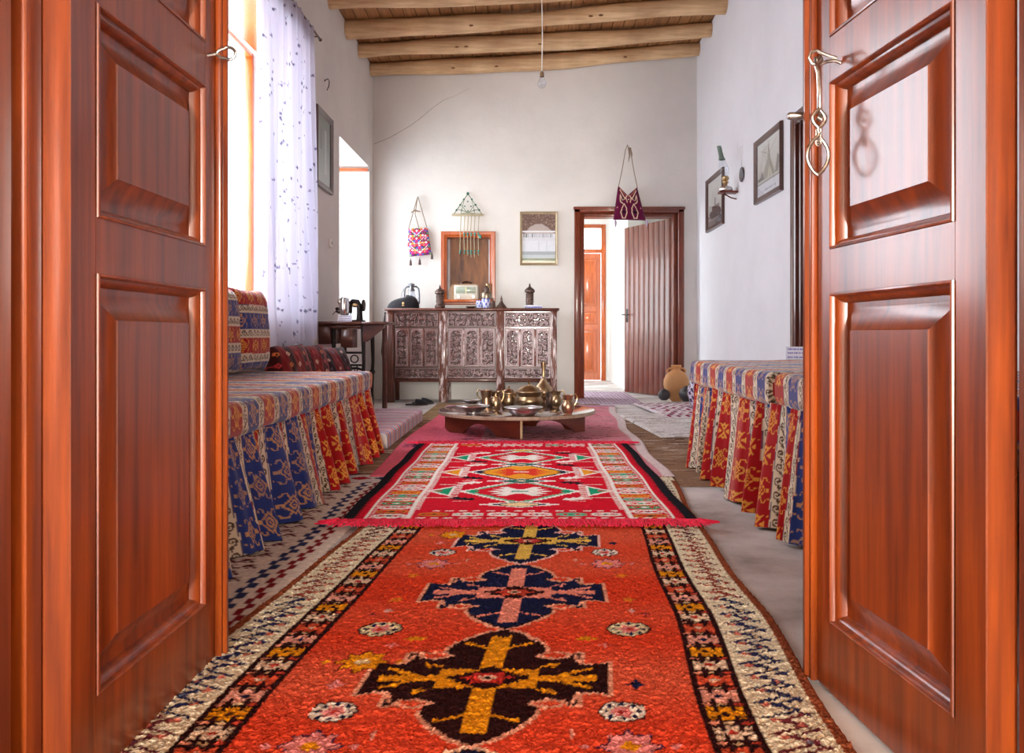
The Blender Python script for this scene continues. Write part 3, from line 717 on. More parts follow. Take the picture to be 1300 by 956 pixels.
for y_, c_, k in ((y1_ - .27, S(246, 214, 160), 0), ((y1_ + y2_) / 2, S(250, 220, 190), 1), ((y2_ + y3_) / 2, S(250, 220, 190), 1), (y3_ + .27, S(230, 190, 90), 0)):
    cv.sdia(cm, y_, .17, .062, WH, 5); cv.sdia(cm, y_, .115, .050, S(24, 40, 60), 5); cv.sdia(cm, y_, .085, .040, (S(24, 110, 90) if k else c_), 5); cv.dia(cm, y_, .03, .014, c_)
for s_ in (-1, 1):
    for y_, c_ in ((y1_ + .01, GR), (y2_ + .0, AM), (y3_, GR)):
        xo_ = cm + s_ * .285 if s_ < 0 else cm + s_ * .285
        o_ = s_                                  # triangle points outwards
        cv.poly([(xo_ - 0, y_ - .125), (xo_, y_ + .125), (xo_ + o_ * .115, y_)], WH); cv.poly([(xo_ + o_ * .016, y_ - .085), (xo_ + o_ * .016, y_ + .085), (xo_ + o_ * .09, y_)], c_)
        cv.poly([(xo_ + o_ * .05, y_ - .012), (xo_ + o_ * .05, y_ + .012), (xo_ + o_ * .115, y_)], KR)
        for q in range(9): cv.rect(min(xo_, xo_ - o_ * .030), y_ - .125 + q * .03, max(xo_, xo_ - o_ * .030), y_ - .112 + q * .03, WH)
        cv.rect(min(xo_ - o_ * .03, xo_ + o_ * .11), y_ - .150, max(xo_ - o_ * .03, xo_ + o_ * .11), y_ - .138, WH)
        cv.rect(min(xo_ - o_ * .03, xo_ + o_ * .08), y_ + .138, max(xo_ - o_ * .03, xo_ + o_ * .08), y_ + .148, WH)
    for (y_, fl_) in ((y1_ - .18, 1), ((y1_ + y2_) / 2 - .02, -1), ((y1_ + y2_) / 2 + .06, 1), ((y2_ + y3_) / 2, -1), ((y2_ + y3_) / 2 + .07, 1), (y3_ + .19, -1)):
        c_ = WH if (s_ > 0) == (fl_ > 0) else BK; xb = cm + s_ * .175
        for q in range(3): cv.poly([(xb + s_ * q * .028, y_ + fl_ * q * .012), (xb + s_ * (q * .028 + .065), y_ + fl_ * (q * .012 - .01)), (xb + s_ * (q * .028 + .02), y_ + fl_ * (q * .012 + .045))], c_)
        cv.line([(xb + s_ * .03, y_ - fl_ * .02), (xb + s_ * .09, y_ - fl_ * .03)], .007, WH)
cv.speckle(0, .06)
def e_kil(y): return -.690 + .004 * np.sin(y * 9), .612 + .004 * np.sin(y * 8 + 2)
kil = carpet('red_kilim', 'bright red flat-woven kilim with stepped diamonds, lying over the orange rug', 'kilim', e_kil, 2.97, 2.97 + KH, cv, .65, M['flat'], .024, .0052, .0006, None, 0, .006)
kl = kil.location
for e_, sg in ((2.97, -1), (2.97 + KH, 1)):
    fr = MB()
    for k in range(900):
        x_ = -.695 + 1.31 * (k + random.random()) / 900; L = random.uniform(.05, .10) * (1 if sg < 0 else 1.2); dx = random.uniform(-.03, .03)
        P = [(x_, e_ - sg * .004, .029), (x_ + dx * .4, e_ + sg * L * .5, .029 + random.uniform(.0, .010)), (x_ + dx, e_ + sg * L, (.025 if sg < 0 else .020) + random.uniform(0, .006))]
        fr.tube([(p[0] - kl.x, p[1] - kl.y, p[2]) for p in P], [.0035, .003, .0018], 4, True)
    for k in range(60):
        sd = -1 if k % 2 else 1; x_ = (-.69 if sd < 0 else .612); dx = random.uniform(.0, .075) * sd; y_ = e_ + sg * random.uniform(-.0, .05)
        fr.tube([(x_ - kl.x, y_ - kl.y, .032), (x_ + dx - kl.x, y_ + sg * .02 - kl.y, .030)], [.005, .002], 4)
    o = fr.build('fringe', M['fringe'], kil); o['kind'] = 'stuff'

# --- white patterned rug on the left ---
cv = Canvas(.80, 2.6, .006, S(222, 208, 196)); DR_ = S(96, 34, 40); NB = S(44, 54, 96)
for i in range(11):
    for j in range(36):
        x_, y_ = .03 + i * .062, .16 + j * .064; x_ += .03 * (j % 2)
        if x_ > .64: continue
        cv.line([(x_ - .026, y_ - .012), (x_, y_ + .014), (x_ + .026, y_ - .012)], .013, DR_); cv.line([(x_ - .02, y_ + .022), (x_ + .02, y_ + .022)], .007, S(120, 60, 62)); cv.dia(x_, y_ - .014, .009, .007, DR_)
for j in range(60):
    y_ = j * .044; x_ = .678 if j % 2 else .696
    cv.rect(x_ - .010, y_, x_ + .012, y_ + .044, NB); x_ = .735 if j % 2 else .747; cv.rect(x_ - .006, y_, x_ + .010, y_ + .044, S(130, 24, 34))
cv.rect(0, 2.40, .80, 2.6, S(214, 206, 204))
for k in range(7): cv.sdia(.06 + k * .115, 2.50, .05, .05, (NB, S(170, 30, 40))[k % 2], 4)
cv.speckle(0, .10)
def e_lw(y): return -1.45 + 0 * y, -.655 + .01 * np.sin(y * 5)
carpet('woven_rug', 'off-white flat-woven rug with brown zigzags and a blue stepped border, beside the left divan', 'rug', e_lw, 1.45, 4.05, cv, .40, M['flat'], .002, .007, .0006, None, 0, .006)

# --- brown worn mats / pink rug / pale rug / throw ---
def streaks(w_, h_, base, cols, n, seed, res=.012, lx=(.05, .3), ly=(.006, .02)):
    cv = Canvas(w_, h_, res, base); r = random.Random(seed)
    for k in range(n):
        x_, y_ = r.uniform(-.1, w_), r.uniform(0, h_); c_ = r.choice(cols); a = r.uniform(*lx); b = r.uniform(*ly)
        cv.poly([(x_, y_), (x_ + a * .5, y_ - b), (x_ + a, y_ + r.uniform(-.5, .5) * b), (x_ + a * .5, y_ + b)], c_)
    return cv.speckle(0, .08)
cv = streaks(2.5, 2.95, S(146, 114, 90), [S(108, 78, 58), S(178, 150, 128), S(206, 190, 178), S(94, 66, 50), S(156, 120, 92)], 900, 4)
carpet('brown_mat', 'worn brown woven mat with pale streaks, under the pink rug', 'mat', lambda y: (-1.05 + .02 * np.sin(y * 4), 1.42 + 0 * y), 3.76, 6.7, cv, 1.2, M['flat'], .001, .012, .0008, None, .0, .005)
cv = streaks(1.7, 1.9, S(150, 120, 88), [S(110, 84, 62), S(176, 148, 110), S(196, 172, 140), S(120, 92, 60)], 420, 14)
carpet('straw_mat', 'tan straw-coloured mat on the floor in front of the carved cabinet', 'mat', lambda y: (-.93 + 0 * y, .72 + .02 * np.sin(y * 3)), 6.72, 8.35, cv, .8, M['flat'], .001, .014, .0008, None, 0, .004)
PB = S(226, 110, 130)
cv = Canvas(1.56, 4.0, .010, PB)
for j in range(cv.ny):
    y_ = j / cv.ny * 4.0; k = max(0, min(1, (y_ - .6) / 1.6)); n_ = .5 + .5 * math.sin(y_ * 13) * math.sin(y_ * 5 + 2)
    cv.a[:, j] = np.array(S(226, 140, 154)) * (1 - n_ * .6) + np.array(S(208, 150, 156)) * n_ * .6
    cv.a[:int(cv.nx * .33), j] = np.array(S(232, 84, 112)) * .7 + cv.a[:int(cv.nx * .33), j] * .3
r_ = random.Random(9)
for k in range(520):
    x_, y_ = r_.uniform(.3, 1.45), r_.uniform(.6, 3.7); a = r_.uniform(.02, .11)
    c_ = r_.choice([S(70, 40, 52), S(120, 70, 84), S(236, 170, 176), S(176, 90, 104), S(200, 150, 150)])
    cv.poly([(x_, y_), (x_ + a * .5, y_ - .010), (x_ + a, y_), (x_ + a * .5, y_ + .010)], c_)
for k in range(150):
    x_, y_ = r_.uniform(.35, 1.3), r_.uniform(1.05, 1.75); cv.dia(x_, y_, r_.uniform(.02, .07), r_.uniform(.004, .012), r_.choice([S(50, 30, 40), S(90, 50, 62), S(110, 60, 72)]))
for k in range(8): cv.dia(.10 + (k % 2) * .06, 1.02 + k * .02, .10, .014, S(96, 40, 80))
for j in range(0, 200): cv.rect(1.49, j * .02, 1.56, j * .02 + .018, S(224, 206, 204))
cv.rect(0, 3.8, 1.56, 4.0, S(196, 150, 170)); cv.speckle(0, .07)
carpet('pink_rug', 'faded pink worn rug under the low round table', 'rug', lambda y: (-.80 + .02 * np.sin(y * 2), .70 + .015 * (y - 4) + .10 * np.clip(y - 6, 0, 3) * .3 + .012 * np.sin(y * 5)), 3.98, 7.98, cv, .78, M['flat'], .010, .010, .0008, None, .0, .006)
cv = streaks(.9, 1.7, S(226, 220, 216), [S(192, 182, 176), S(240, 236, 232), S(158, 140, 128), S(190, 180, 176)], 240, 5)
carpet('pale_runner', 'pale grey-white worn runner between the pink rug and the right divan', 'rug', lambda y: (.88 - .08 * (y - 5.5), 1.60 + 0 * y), 5.5, 7.1, cv, .36, M['flat'], .010, .010, .001, None, .12, .006)
cv = Canvas(1.1, 1.4, .010, S(230, 216, 220)); CRM = S(150, 24, 60)
for i in range(8):
    for j in range(14):
        x_, y_ = .06 + i * .14 + .07 * (j % 2), .05 + j * .1; cv.sdia(x_, y_, .045, .04, (CRM, S(120, 50, 80), CRM)[(i + j) % 3], 4)
        if j % 3 == 0: cv.line([(x_ - .07, y_ + .045), (x_ + .07, y_ + .045)], .014, S(60, 30, 70))
throw = carpet('folded_throw', 'white and crimson diamond-patterned blanket lying crumpled on the floor past the right divan', 'blanket', lambda y: (1.12 - .07 * (y - 6.9), 1.74 + 0 * y), 6.75, 8.15, cv, .33, M['flat'], .012, .010, .001, None, .0, .01,
       dz=lambda x, y: .022 * (np.abs(snoise(x * 5, y * 5, 11)) + .3) * np.clip((7.9 - y) * 3, 0, 1) * np.clip((y - 6.75) * 8, 0, 1))
cv = Canvas(1.6, 1.75, .012, S(206, 190, 206))
for i in range(16):
    for j in range(16):
        cv.dia(.05 + i * .1, .05 + j * .11, .045, .035, (S(120, 50, 92), S(150, 90, 130))[(i + j) % 2]); cv.line([(.0 + i * .1, .1 + j * .11), (.1 + i * .1, .1 + j * .11)], .010, S(236, 226, 236))
carpet('hall_rug', 'mauve and white patterned rug lying through the back doorway', 'rug', lambda y: (.50 + .0 * y, 1.16 + 0 * y), 8.2, 10.0, cv, .33, M['flat'], .002, .012, .0006, None, 0, .006)

# =================================================================== DIVAN FABRIC
M['red_cloth'] = plain('red_end_cloth', S(168, 20, 26), .9)
RD, BL_, CRM_, TAN, GLD, BRN = S(168, 20, 26), S(44, 62, 132), S(224, 210, 186), S(196, 150, 110), S(226, 160, 66), S(84, 64, 50)
FU, FV = .32, .25
fab = Canvas(FU, FV, .0018, CRM_)
fab.rect(0, 0, .105, FV, RD); fab.rect(.160, 0, .265, FV, BL_)
for x_ in (.1325, .2925):
    fab.line([(x_ - .024, 0), (x_ - .024, FV)], .003, S(160, 60, 60)); fab.line([(x_ + .024, 0), (x_ + .024, FV)], .003, S(90, 80, 110))
    for k in range(5):
        y_ = .025 + k * .050; fab.line([(x_ - .004, y_ + .030)] + spiral(x_ + .002, y_, .0155, 1.25, PI * .6, -1, 20), .0058, BRN)
        fab.line([(x_ - .014, y_ + .012), (x_ - .017, y_ - .006), (x_ - .010, y_ - .026), (x_ + .002, y_ - .028)], .0058, BRN)
def gulA(x_, y_, c1, c2, c3):
    fab.sdia(x_, y_, .034, .038, c1, 6); fab.sdia(x_, y_, .026, .029, c2, 5); fab.sdia(x_, y_, .019, .021, c1, 4); fab.dia(x_, y_, .010, .012, c2); fab.dia(x_, y_, .004, .005, c3)
    for a in (-1, 1):
        for b in (-1, 1): fab.line([(x_ + a * .012, y_ + b * .028), (x_ + a * .018, y_ + b * .044), (x_ + a * .030, y_ + b * .044), (x_ + a * .034, y_ + b * .034)], .0045, c1)
        fab.rect(x_ + a * .038 - .006, y_ - .006, x_ + a * .038 + .006, y_ + .006, c1)
def gulB(x_, y_, c1, c2):
    for b in (-1, 1): fab.poly([(x_, y_), (x_ - .034, y_ + b * .036), (x_ - .012, y_ + b * .030), (x_, y_ + b * .040), (x_ + .012, y_ + b * .030), (x_ + .034, y_ + b * .036)], c1); fab.poly([(x_, y_ + b * .012), (x_ - .010, y_ + b * .026), (x_ + .010, y_ + b * .026)], c2)
    for a in (-1, 1): fab.poly([(x_ + a * .012, y_), (x_ + a * .034, y_ - .012), (x_ + a * .034, y_ + .012)], c1)
gulA(.0525, .062, GLD, RD, GLD); gulB(.0525, .187, GLD, RD)
gulA(.2125, .062, TAN, BL_, TAN); gulA(.2125, .187, S(176, 140, 120), BL_, TAN)
for k in range(4):
    for a in (-1, 1): fab.disc(.0525 + a * .045, .0 + (k + .5) * .0625, .0030, .0036, GLD, 6); fab.disc(.2125 + a * .045, .031 + k * .0625, .0030, .0036, TAN, 6)

def divan(name_label, xf, xw, y0, y1, hb, pads, sgn, th=.125, flare=.05):
    """xf: x of the front edge, xw: wall side; sgn=+1 if the front faces +x"""
    cx_, cy_ = (xf + xw) / 2, (y0 + y1) / 2
    t = thing('divan', name_label, 'divan', (cx_, cy_, 0))
    b = MB(); fi = xf - sgn * .07; xa, xb = sorted((xw + sgn * .01, fi))
    b.box(xa - cx_, y0 - cy_ + .03, hb - th - .05, xb - cx_, y1 - cy_ - .03, hb - th - .004, .006)
    for yy in (y0 + .08, cy_, y1 - .08):
        for xx in (xa + .06, xb - .06): b.box(xx - .03 - cx_, yy - .03 - cy_, .012, xx + .03 - cx_, yy + .03 - cy_, hb - th - .05)
    b.build('base_frame', M['sew_wood'], t)
    for (pa, pb, off, dh) in pads:
        # cross-section: from wall side over the top, round the front edge, down, under
        F_ = xf + sgn * off; W_ = xw + sgn * .012; r = .030; top = hb + dh; bot = hb - th + .0
        cs = [(W_, top - .02)] + [(W_ + (F_ - sgn * r - W_) * k / 110, top) for k in range(111)]
        cs += [(F_ - sgn * r + sgn * r * math.sin(a), top - r + r * math.cos(a)) for a in np.linspace(.12, PI / 2, 9)]
        cs += [(F_, top - r - (top - bot - 2 * r) * k / 14) for k in range(1, 15)]
        cs += [(F_ - sgn * r * (1 - math.cos(a)), bot + r - r * math.sin(a)) for a in np.linspace(.15, PI / 2, 6)]
        cs += [(W_, bot)]
        cs = np.array(cs); arc = np.concatenate([[0], np.cumsum(np.hypot(*np.diff(cs, axis=0).T))])
        ny = int((pb - pa) / .0046); ys = np.linspace(pa, pb, ny)
        Px = np.repeat(cs[:, 0][None], ny, 0); Pz = np.repeat(cs[:, 1][None], ny, 0); Py = np.repeat(ys[:, None], len(cs), 1)
        er = np.clip(np.minimum(ys - pa, pb - ys) / .03, 0, 1)[:, None]; rd = (1 - np.sqrt(1 - (1 - er) ** 2 + 1e-9))
        midz = (top + bot) / 2; Pz = Pz + (midz - Pz) * rd * .45; Px = Px + (-sgn) * .02 * rd * (np.abs(Px - W_) > .05)
        sag = .006 * snoise(Px * 3, Py * 3, 21); Pz = Pz + sag; Px = Px + .005 * snoise(Py * 3, Pz * 6, 8)
        U = Py + .010 * snoise(Py * 2, arc[None] * 3, 31) + .02; Vv = np.repeat(arc[None], ny, 0)
        col = fab.get(U, Vv, True)
        o = sheet('seat_pad', np.stack([Px - cx_, Py - cy_, Pz], 2), M['fabric'], t, None, col)
        me = o.data
        # cap the two ends
        for q in (0, ny - 1):
            cap = MB(); ring_ = [tuple(np.stack([Px - cx_, Py - cy_, Pz], 2)[q, i]) for i in range(0, len(cs))]
            cap.add(ring_, [tuple(range(len(ring_)))]); cap.build('pad_end', M['red_cloth'], o)
    # gathered skirt: a front run and a short return at the far end
    L = y1 - y0; ns = int(L / .0031); s = np.linspace(0, L, ns); nt_ = 126; tt = np.linspace(0, 1, nt_)
    U1 = 1.36 * s + .05 * np.sin(s * 6.1 + sgn) + .03 * np.sin(s * 13.7); phs = 2 * PI * (U1 + .11 - .0525) / FU + PI / 2 + 1.1 * np.sin(s * 2.9) + (.0 if sgn < 0 else PI / (1 + np.exp((s - 1.75) / .10)) - .9 * np.sin(s * 2.9) - .85)
    fold = np.sin(phs); fold = np.sign(fold) * np.abs(fold) ** .7; fold2 = np.sin(phs * 2.3 + 1.0)
    A = .007 + .040 * tt ** .8
    off = (fold[:, None] * A[None] + .35 * fold2[:, None] * A[None] * (1 - tt[None] * .3)) + flare * tt[None] + .010
    yy = y0 + s[:, None] + (np.cos(phs)[:, None] * .018 * tt[None])
    Px = xf - sgn * .035 + sgn * off; zt_ = hb - th + .012; zb = .014
    Pz = zt_ + (zb - zt_) * tt[None] + 0 * s[:, None] + .008 * np.sin(phs * .5)[:, None] * tt[None]
    gather = .006 * np.sin(s * 160)[:, None] * np.exp(-tt * 9)[None]; Px = Px + sgn * gather
    U = U1[:, None] + .006 * np.sin(tt[None] * 5 + s[:, None] * 7); Vv = (tt * (zt_ - zb) * 1.02)[None] + 0 * s[:, None]
    col = fab.get(U + .11, Vv, True)
    sheet('skirt', np.stack([Px - cx_, yy - cy_, Pz], 2), M['fabric'], t, None, col, .003)
    # far-end return
    n2 = 130; s2 = np.linspace(0, abs(xf - xw) - .03, n2); ph2 = s2 / .2 * 2 * PI
    Px = (xf - sgn * .02 + sgn * flare * .6 * tt[None]) - sgn * s2[:, None]; Py = (y1 - .03 + .02 * np.sin(ph2))[:, None] + .03 * tt[None] * (1 + np.sin(ph2)[:, None])
    Pz = zt_ + (zb - zt_) * tt[None] + 0 * s2[:, None]
    sheet('skirt_return', np.stack([Px - cx_, Py - cy_, Pz], 2), M['fabric'], t, None, fab.get(s2[:, None] * 1.5 + 0 * tt[None], Vv[:1] + 0 * s2[:, None], True), .003)
    return t
divan('long divan with red and blue cover and gathered skirt under the curtained window', -.925, XL, 1.75, 4.86, .485, [(1.75, 4.86, 0, 0)], 1, .115, .06)
divan('divan with two patterned seat pads and a gathered skirt along the right wall', .865, XR, 1.80, 4.42, .565, [(1.80, 2.98, -.02, -.002), (2.98, 4.42, 0, 0)], -1, .125, .02)

# low striped mattress on the floor beyond the left divan
cvs = Canvas(.20, .3, .004, S(226, 216, 210))
for a, b, c_ in ((0, .045, S(186, 30, 44)), (.06, .10, S(60, 70, 150)), (.115, .145, S(210, 84, 70)), (.16, .185, S(70, 76, 150))): cvs.rect(a, 0, b, .3, c_)
def slab(name, label, cat, x0, x1, y0, y1, z0, z1, canvas, mat, r=.03):
    cx_, cy_ = (x0 + x1) / 2, (y0 + y1) / 2
    cs = [(x0, z0 + .004)] + [(x0, z1 - r)] + [(x0 + r - r * math.cos(a), z1 - r + r * math.sin(a)) for a in np.linspace(.2, PI / 2, 6)] + [(x0 + r + (x1 - x0 - 2 * r) * k / 60, z1) for k in range(1, 60)]
    cs += [(x1 - r + r * math.sin(a), z1 - r + r * math.cos(a)) for a in np.linspace(0, PI / 2, 7)] + [(x1, z0 + .004 + (z1 - r - z0) * (1 - k / 8)) for k in range(1, 9)]
    cs = np.array(cs); arc = np.concatenate([[0], np.cumsum(np.hypot(*np.diff(cs, axis=0).T))]); ny = int((y1 - y0) / .008); ys = np.linspace(y0, y1, ny)
    Px = np.repeat(cs[:, 0][None], ny, 0); Pz = np.repeat(cs[:, 1][None], ny, 0) + .004 * snoise(Px * 4, ys[:, None] * 4, 2); Py = np.repeat(ys[:, None], len(cs), 1)
    Pz[0] = z0 + (Pz[0] - z0) * .05; Pz[-1] = z0 + (Pz[-1] - z0) * .05
    Pz = np.maximum(Pz, z0 + .001)
    P = np.stack([Px - cx_, Py - cy_, Pz], 2); P = np.concatenate([P[:1], P, P[-1:]], 0)
    col = canvas.get(np.concatenate([ys[:1], ys, ys[-1:]])[:, None] + 0 * arc[None], arc[None] + 0 * P[..., 0], True)
    P[1, :, 2] = P[2, :, 2]; P[-2, :, 2] = P[-3, :, 2]
    o = sheet(name, P, mat, None, (cx_, cy_, 0), col); return prop(o, label, cat)
slab('floor_mattress', 'low striped floor mattress in pink, white and blue beyond the left divan', 'mattress', XL + .02, -.86, 4.95, 6.60, .008, .105, cvs, M['fabric'])

# =================================================================== CUSHIONS
def cushion(label, loc, size, rot, canvas, mapf, group=None, name='cushion', pw=.45):
    n1, n2 = 120, 80; u = np.linspace(-1, 1, n1); v = np.linspace(-1, 1, n2); U, V = np.meshgrid(u, v, indexing='ij')
    t = size[1] / 2 * (np.clip(1 - U ** 4, 0, 1) * np.clip(1 - V ** 4, 0, 1)) ** pw
    pin = 1 - .05 * (1 - U ** 2) * V ** 4; pin2 = 1 - .06 * (1 - V ** 2) * U ** 4
    Px = U * size[0] / 2 * pin2; Pz = V * size[2] / 2 * pin + size[2] / 2
    wr_ = .006 * snoise(U * 3, V * 3, int(abs(loc[0] * 100)) + 3)
    Pf = np.stack([Px, -t - wr_ * (t > .01), Pz], 2); Pb = np.stack([Px, t, Pz], 2)[::-1]
    P = np.concatenate([Pf, Pb[1:-1], Pf[:1]], 0)
    uu = P[..., 0] + size[0] / 2; vv = P[..., 2]
    col = mapf(canvas, uu, vv)
    V_, F_, c_ = gridmesh(P, col); o = raw(name, V_, F_, M['fabric'], None, loc, True, c_); o.rotation_euler = rot
    return prop(o, label, 'cushion', group)
swap = lambda cv, u, v: cv.get(v * 1.18 + .20, u + .02, True)
cushion('upright red and blue striped cushion at the far end of the left divan', (-1.588, 4.60, .492), (.46, .17, .47), (0, math.radians(0), math.radians(90 - 8)), fab, swap, pw=.38).rotation_euler = (math.radians(-3), 0, math.radians(86))
o = cushion('striped cushion on the left divan cut off by the left entrance door', (-1.578, 4.12, .492), (.46, .17, .45), (0, 0, 0), fab, lambda cv, u, v: cv.get(v * 1.18 + .13, u + .07, True), pw=.38); o.rotation_euler = (math.radians(-3), 0, math.radians(88))
o = cushion('blue and red cushion on the right divan, mostly hidden by the right entrance door', (1.66, 4.12, .572), (.46, .17, .50), (0, 0, 0), fab, lambda cv, u, v: cv.get(v + .16, u, True), pw=.38); o.rotation_euler = (math.radians(-8), 0, math.radians(-78))
cr_ = Canvas(.5, .5, .005, S(134, 26, 26))
for (a, b, c_) in ((0, .05, S(66, 20, 22)), (.13, .19, S(60, 20, 26)), (.31, .37, S(60, 20, 26)), (.45, .5, S(66, 20, 22))): cr_.rect(a, 0, b, .5, c_)
for i in range(5):
    for j in range(7): cr_.dia(.03 + i * .105, .04 + j * .07, .022, .018, (S(220, 120, 60), S(230, 190, 160), S(200, 60, 60))[(i + j) % 3]); cr_.dia(.03 + i * .105, .04 + j * .07, .009, .008, S(40, 20, 30))
crd = Canvas(.5, .5, .005, S(44, 18, 24)); crd.rect(.2, 0, .3, .5, S(120, 28, 34))
for i in range(5):
    for j in range(7): crd.dia(.05 + i * .1, .04 + j * .07, .018, .016, (S(196, 160, 140), S(150, 40, 50), S(90, 80, 100))[(i + j) % 3])
gl = lambda cv, u, v: cv.get(u, v)
for (lb, loc, sz, rt, cvx) in [
    ('dark red patterned cushion on the floor mattress, nearest the left divan', (-1.47, 5.20, .118), (.46, .16, .53), (-10, 78), cr_),
    ('dark red patterned cushion, second along the wall beyond the left divan', (-1.45, 5.65, .118), (.46, .16, .53), (-14, 74), cr_),
    ('maroon and black patterned cushion beside the sewing table legs', (-1.40, 6.13, .118), (.46, .16, .52), (-20, 66), crd)]:
    o = cushion(lb, loc, sz, (0, 0, 0), cvx, gl); o.rotation_euler = (math.radians(rt[0]), 0, math.radians(rt[1]))
o = cushion('dark brown cushion with a red edge under the hem of the curtain', (-1.60, 5.55, .40), (.17, .05, .59), (0, 0, 0), crd, gl); o.rotation_euler = (math.radians(-4), 0, math.radians(88)); 
o.location = (-1.65, 5.42, .118)

# =================================================================== CURTAIN
def curtain_mat():
    m = bpy.data.materials.new('sheer_curtain'); m.use_nodes = True; nt = m.node_tree; nt.nodes.clear()
    o = nt.nodes.new('ShaderNodeOutputMaterial'); a = nt.nodes.new('ShaderNodeAttribute'); a.attribute_name = 'Col'
    d = nt.nodes.new('ShaderNodeBsdfDiffuse'); t = nt.nodes.new('ShaderNodeBsdfTranslucent'); tp = nt.nodes.new('ShaderNodeBsdfTransparent')
    nt.links.new(a.outputs['Color'], d.inputs[0]); nt.links.new(a.outputs['Color'], t.inputs[0])
    x1 = nt.nodes.new('ShaderNodeMixShader'); x1.inputs[0].default_value = .19; nt.links.new(d.outputs[0], x1.inputs[1]); nt.links.new(t.outputs[0], x1.inputs[2])
    x2 = nt.nodes.new('ShaderNodeMixShader'); x2.inputs[0].default_value = .035; nt.links.new(x1.outputs[0], x2.inputs[1]); nt.links.new(tp.outputs[0], x2.inputs[2]); nt.links.new(x2.outputs[0], o.inputs[0])
    return m
M['sheer'] = curtain_mat()
cc_ = Canvas(2.6, 2.5, .006, S(196, 194, 208)); r_ = random.Random(3)
for k in range(620):
    x_, y_ = r_.uniform(0, 2.6), r_.uniform(0, 2.5); q = r_.uniform(.009, .016); c_ = r_.choice([S(90, 84, 110), S(110, 100, 130), S(74, 70, 96)])
    cc_.star(x_, y_, q, c_, 4, .55)
    if k % 3 == 0: cc_.disc(x_ + .02, y_ - .015, .005, .005, c_, 6)
tcu = thing('curtain', 'sheer white curtain with small grey flower dots hanging over the left window', 'curtain', (-1.64, 5.68, .6))
y0c, y1c = 4.96, 6.10; ns, nz = 330, 250; s = np.linspace(0, 1, ns)[:, None]; tz = np.linspace(0, 1, nz)[None]
ztp = 3.0; zbt = .62 + .13 * np.clip((s - .55) / .45, 0, 1) ** 1.5 - .05 * np.sin(s * 9) * (s > .4) + .02 * np.sin(s * 37)
ph = s * 2 * PI * 9 + 1.3 * np.sin(s * 8)
yy = y0c + (y1c - y0c) * s + .03 * np.sin(tz * 4 + s * 5) * tz - .13 * np.clip((tz - .75) / .25, 0, 1) ** 2 * (s - .2)
amp = .026 + .022 * tz; xx = -1.640 + amp * np.sin(ph + .5 * np.sin(tz * 3)) + .012 * np.sin(ph * 2.3 + tz * 4) + .03 * tz ** 3 + .03 * np.sin(s * 14 + tz * 2) * tz
zz = ztp + (zbt - ztp) * tz + 0 * s
P = np.stack([xx - tcu.location.x, yy - tcu.location.y, zz - tcu.location.z], 2)
sheet('sheer_panel', P, M['sheer'], tcu, None, cc_.get(s * 2.5 + 0 * tz, tz * 2.4 + 0 * s))
q = MB(); q.tube([(-.0, 3.85 - 5.68, 2.415), (0, 6.42 - 5.68, 2.415)], .008, 8); q.build('curtain_rod', M['bronze'], tcu)
for yq in (6.36, 3.9): q = MB(); q.tube([(-.058, yq - 5.68, 2.415), (0, yq - 5.68, 2.415)], .006, 6); q.build('rod_bracket', M['bronze'], tcu)
q = MB(); q.ball((0, 6.43 - 5.68, 2.415), .014, 6); q.build('finial', M['bronze'], tcu)

# =================================================================== CARVED CABINET
YC = 8.42; cxm = (X(489, YC) + X(709, YC)) / 2
cab = thing('carved_cabinet', 'long dark carved wooden cabinet on legs against the back wall', 'cabinet', (cxm, YC, 0))
xa, xb = X(491, YC) - cxm, X(707, YC) - cxm; zt, zb = Z(394, YC), Z(485, YC)
b = MB(); b.box(X(488, YC) - cxm, -.03, zt - .004, X(710, YC) - cxm, .40, zt + .022, .006); b.build('top_board', M['cab'], cab)
b = MB(); b.box(xa + .02, .03, zb + .02, xb - .02, .37, zt - .01); b.box(xa + .03, .025, zb, xb - .03, .045, zb + .035, .004); b.build('body', M['cab'], cab)
legs = [(xa, xa + .075), (X(557, YC) - cxm, X(568, YC) - cxm), (X(630, YC) - cxm, X(640, YC) - cxm), (xb - .062, xb)]
for li, (a, c_) in enumerate(legs):
    for dy in (0, .32):
        b = MB(); b.box(a, dy, .004, c_, dy + .06, zt - .005, .006)
        if dy == 0: b.box(a + .014, -.008, .25, a + .024, .004, zt - .05, .003); b.box(c_ - .024, -.008, .25, c_ - .014, .004, zt - .05, .003)
        b.build('leg', M['cab'] if li == 0 else M['cab_glare'], cab)
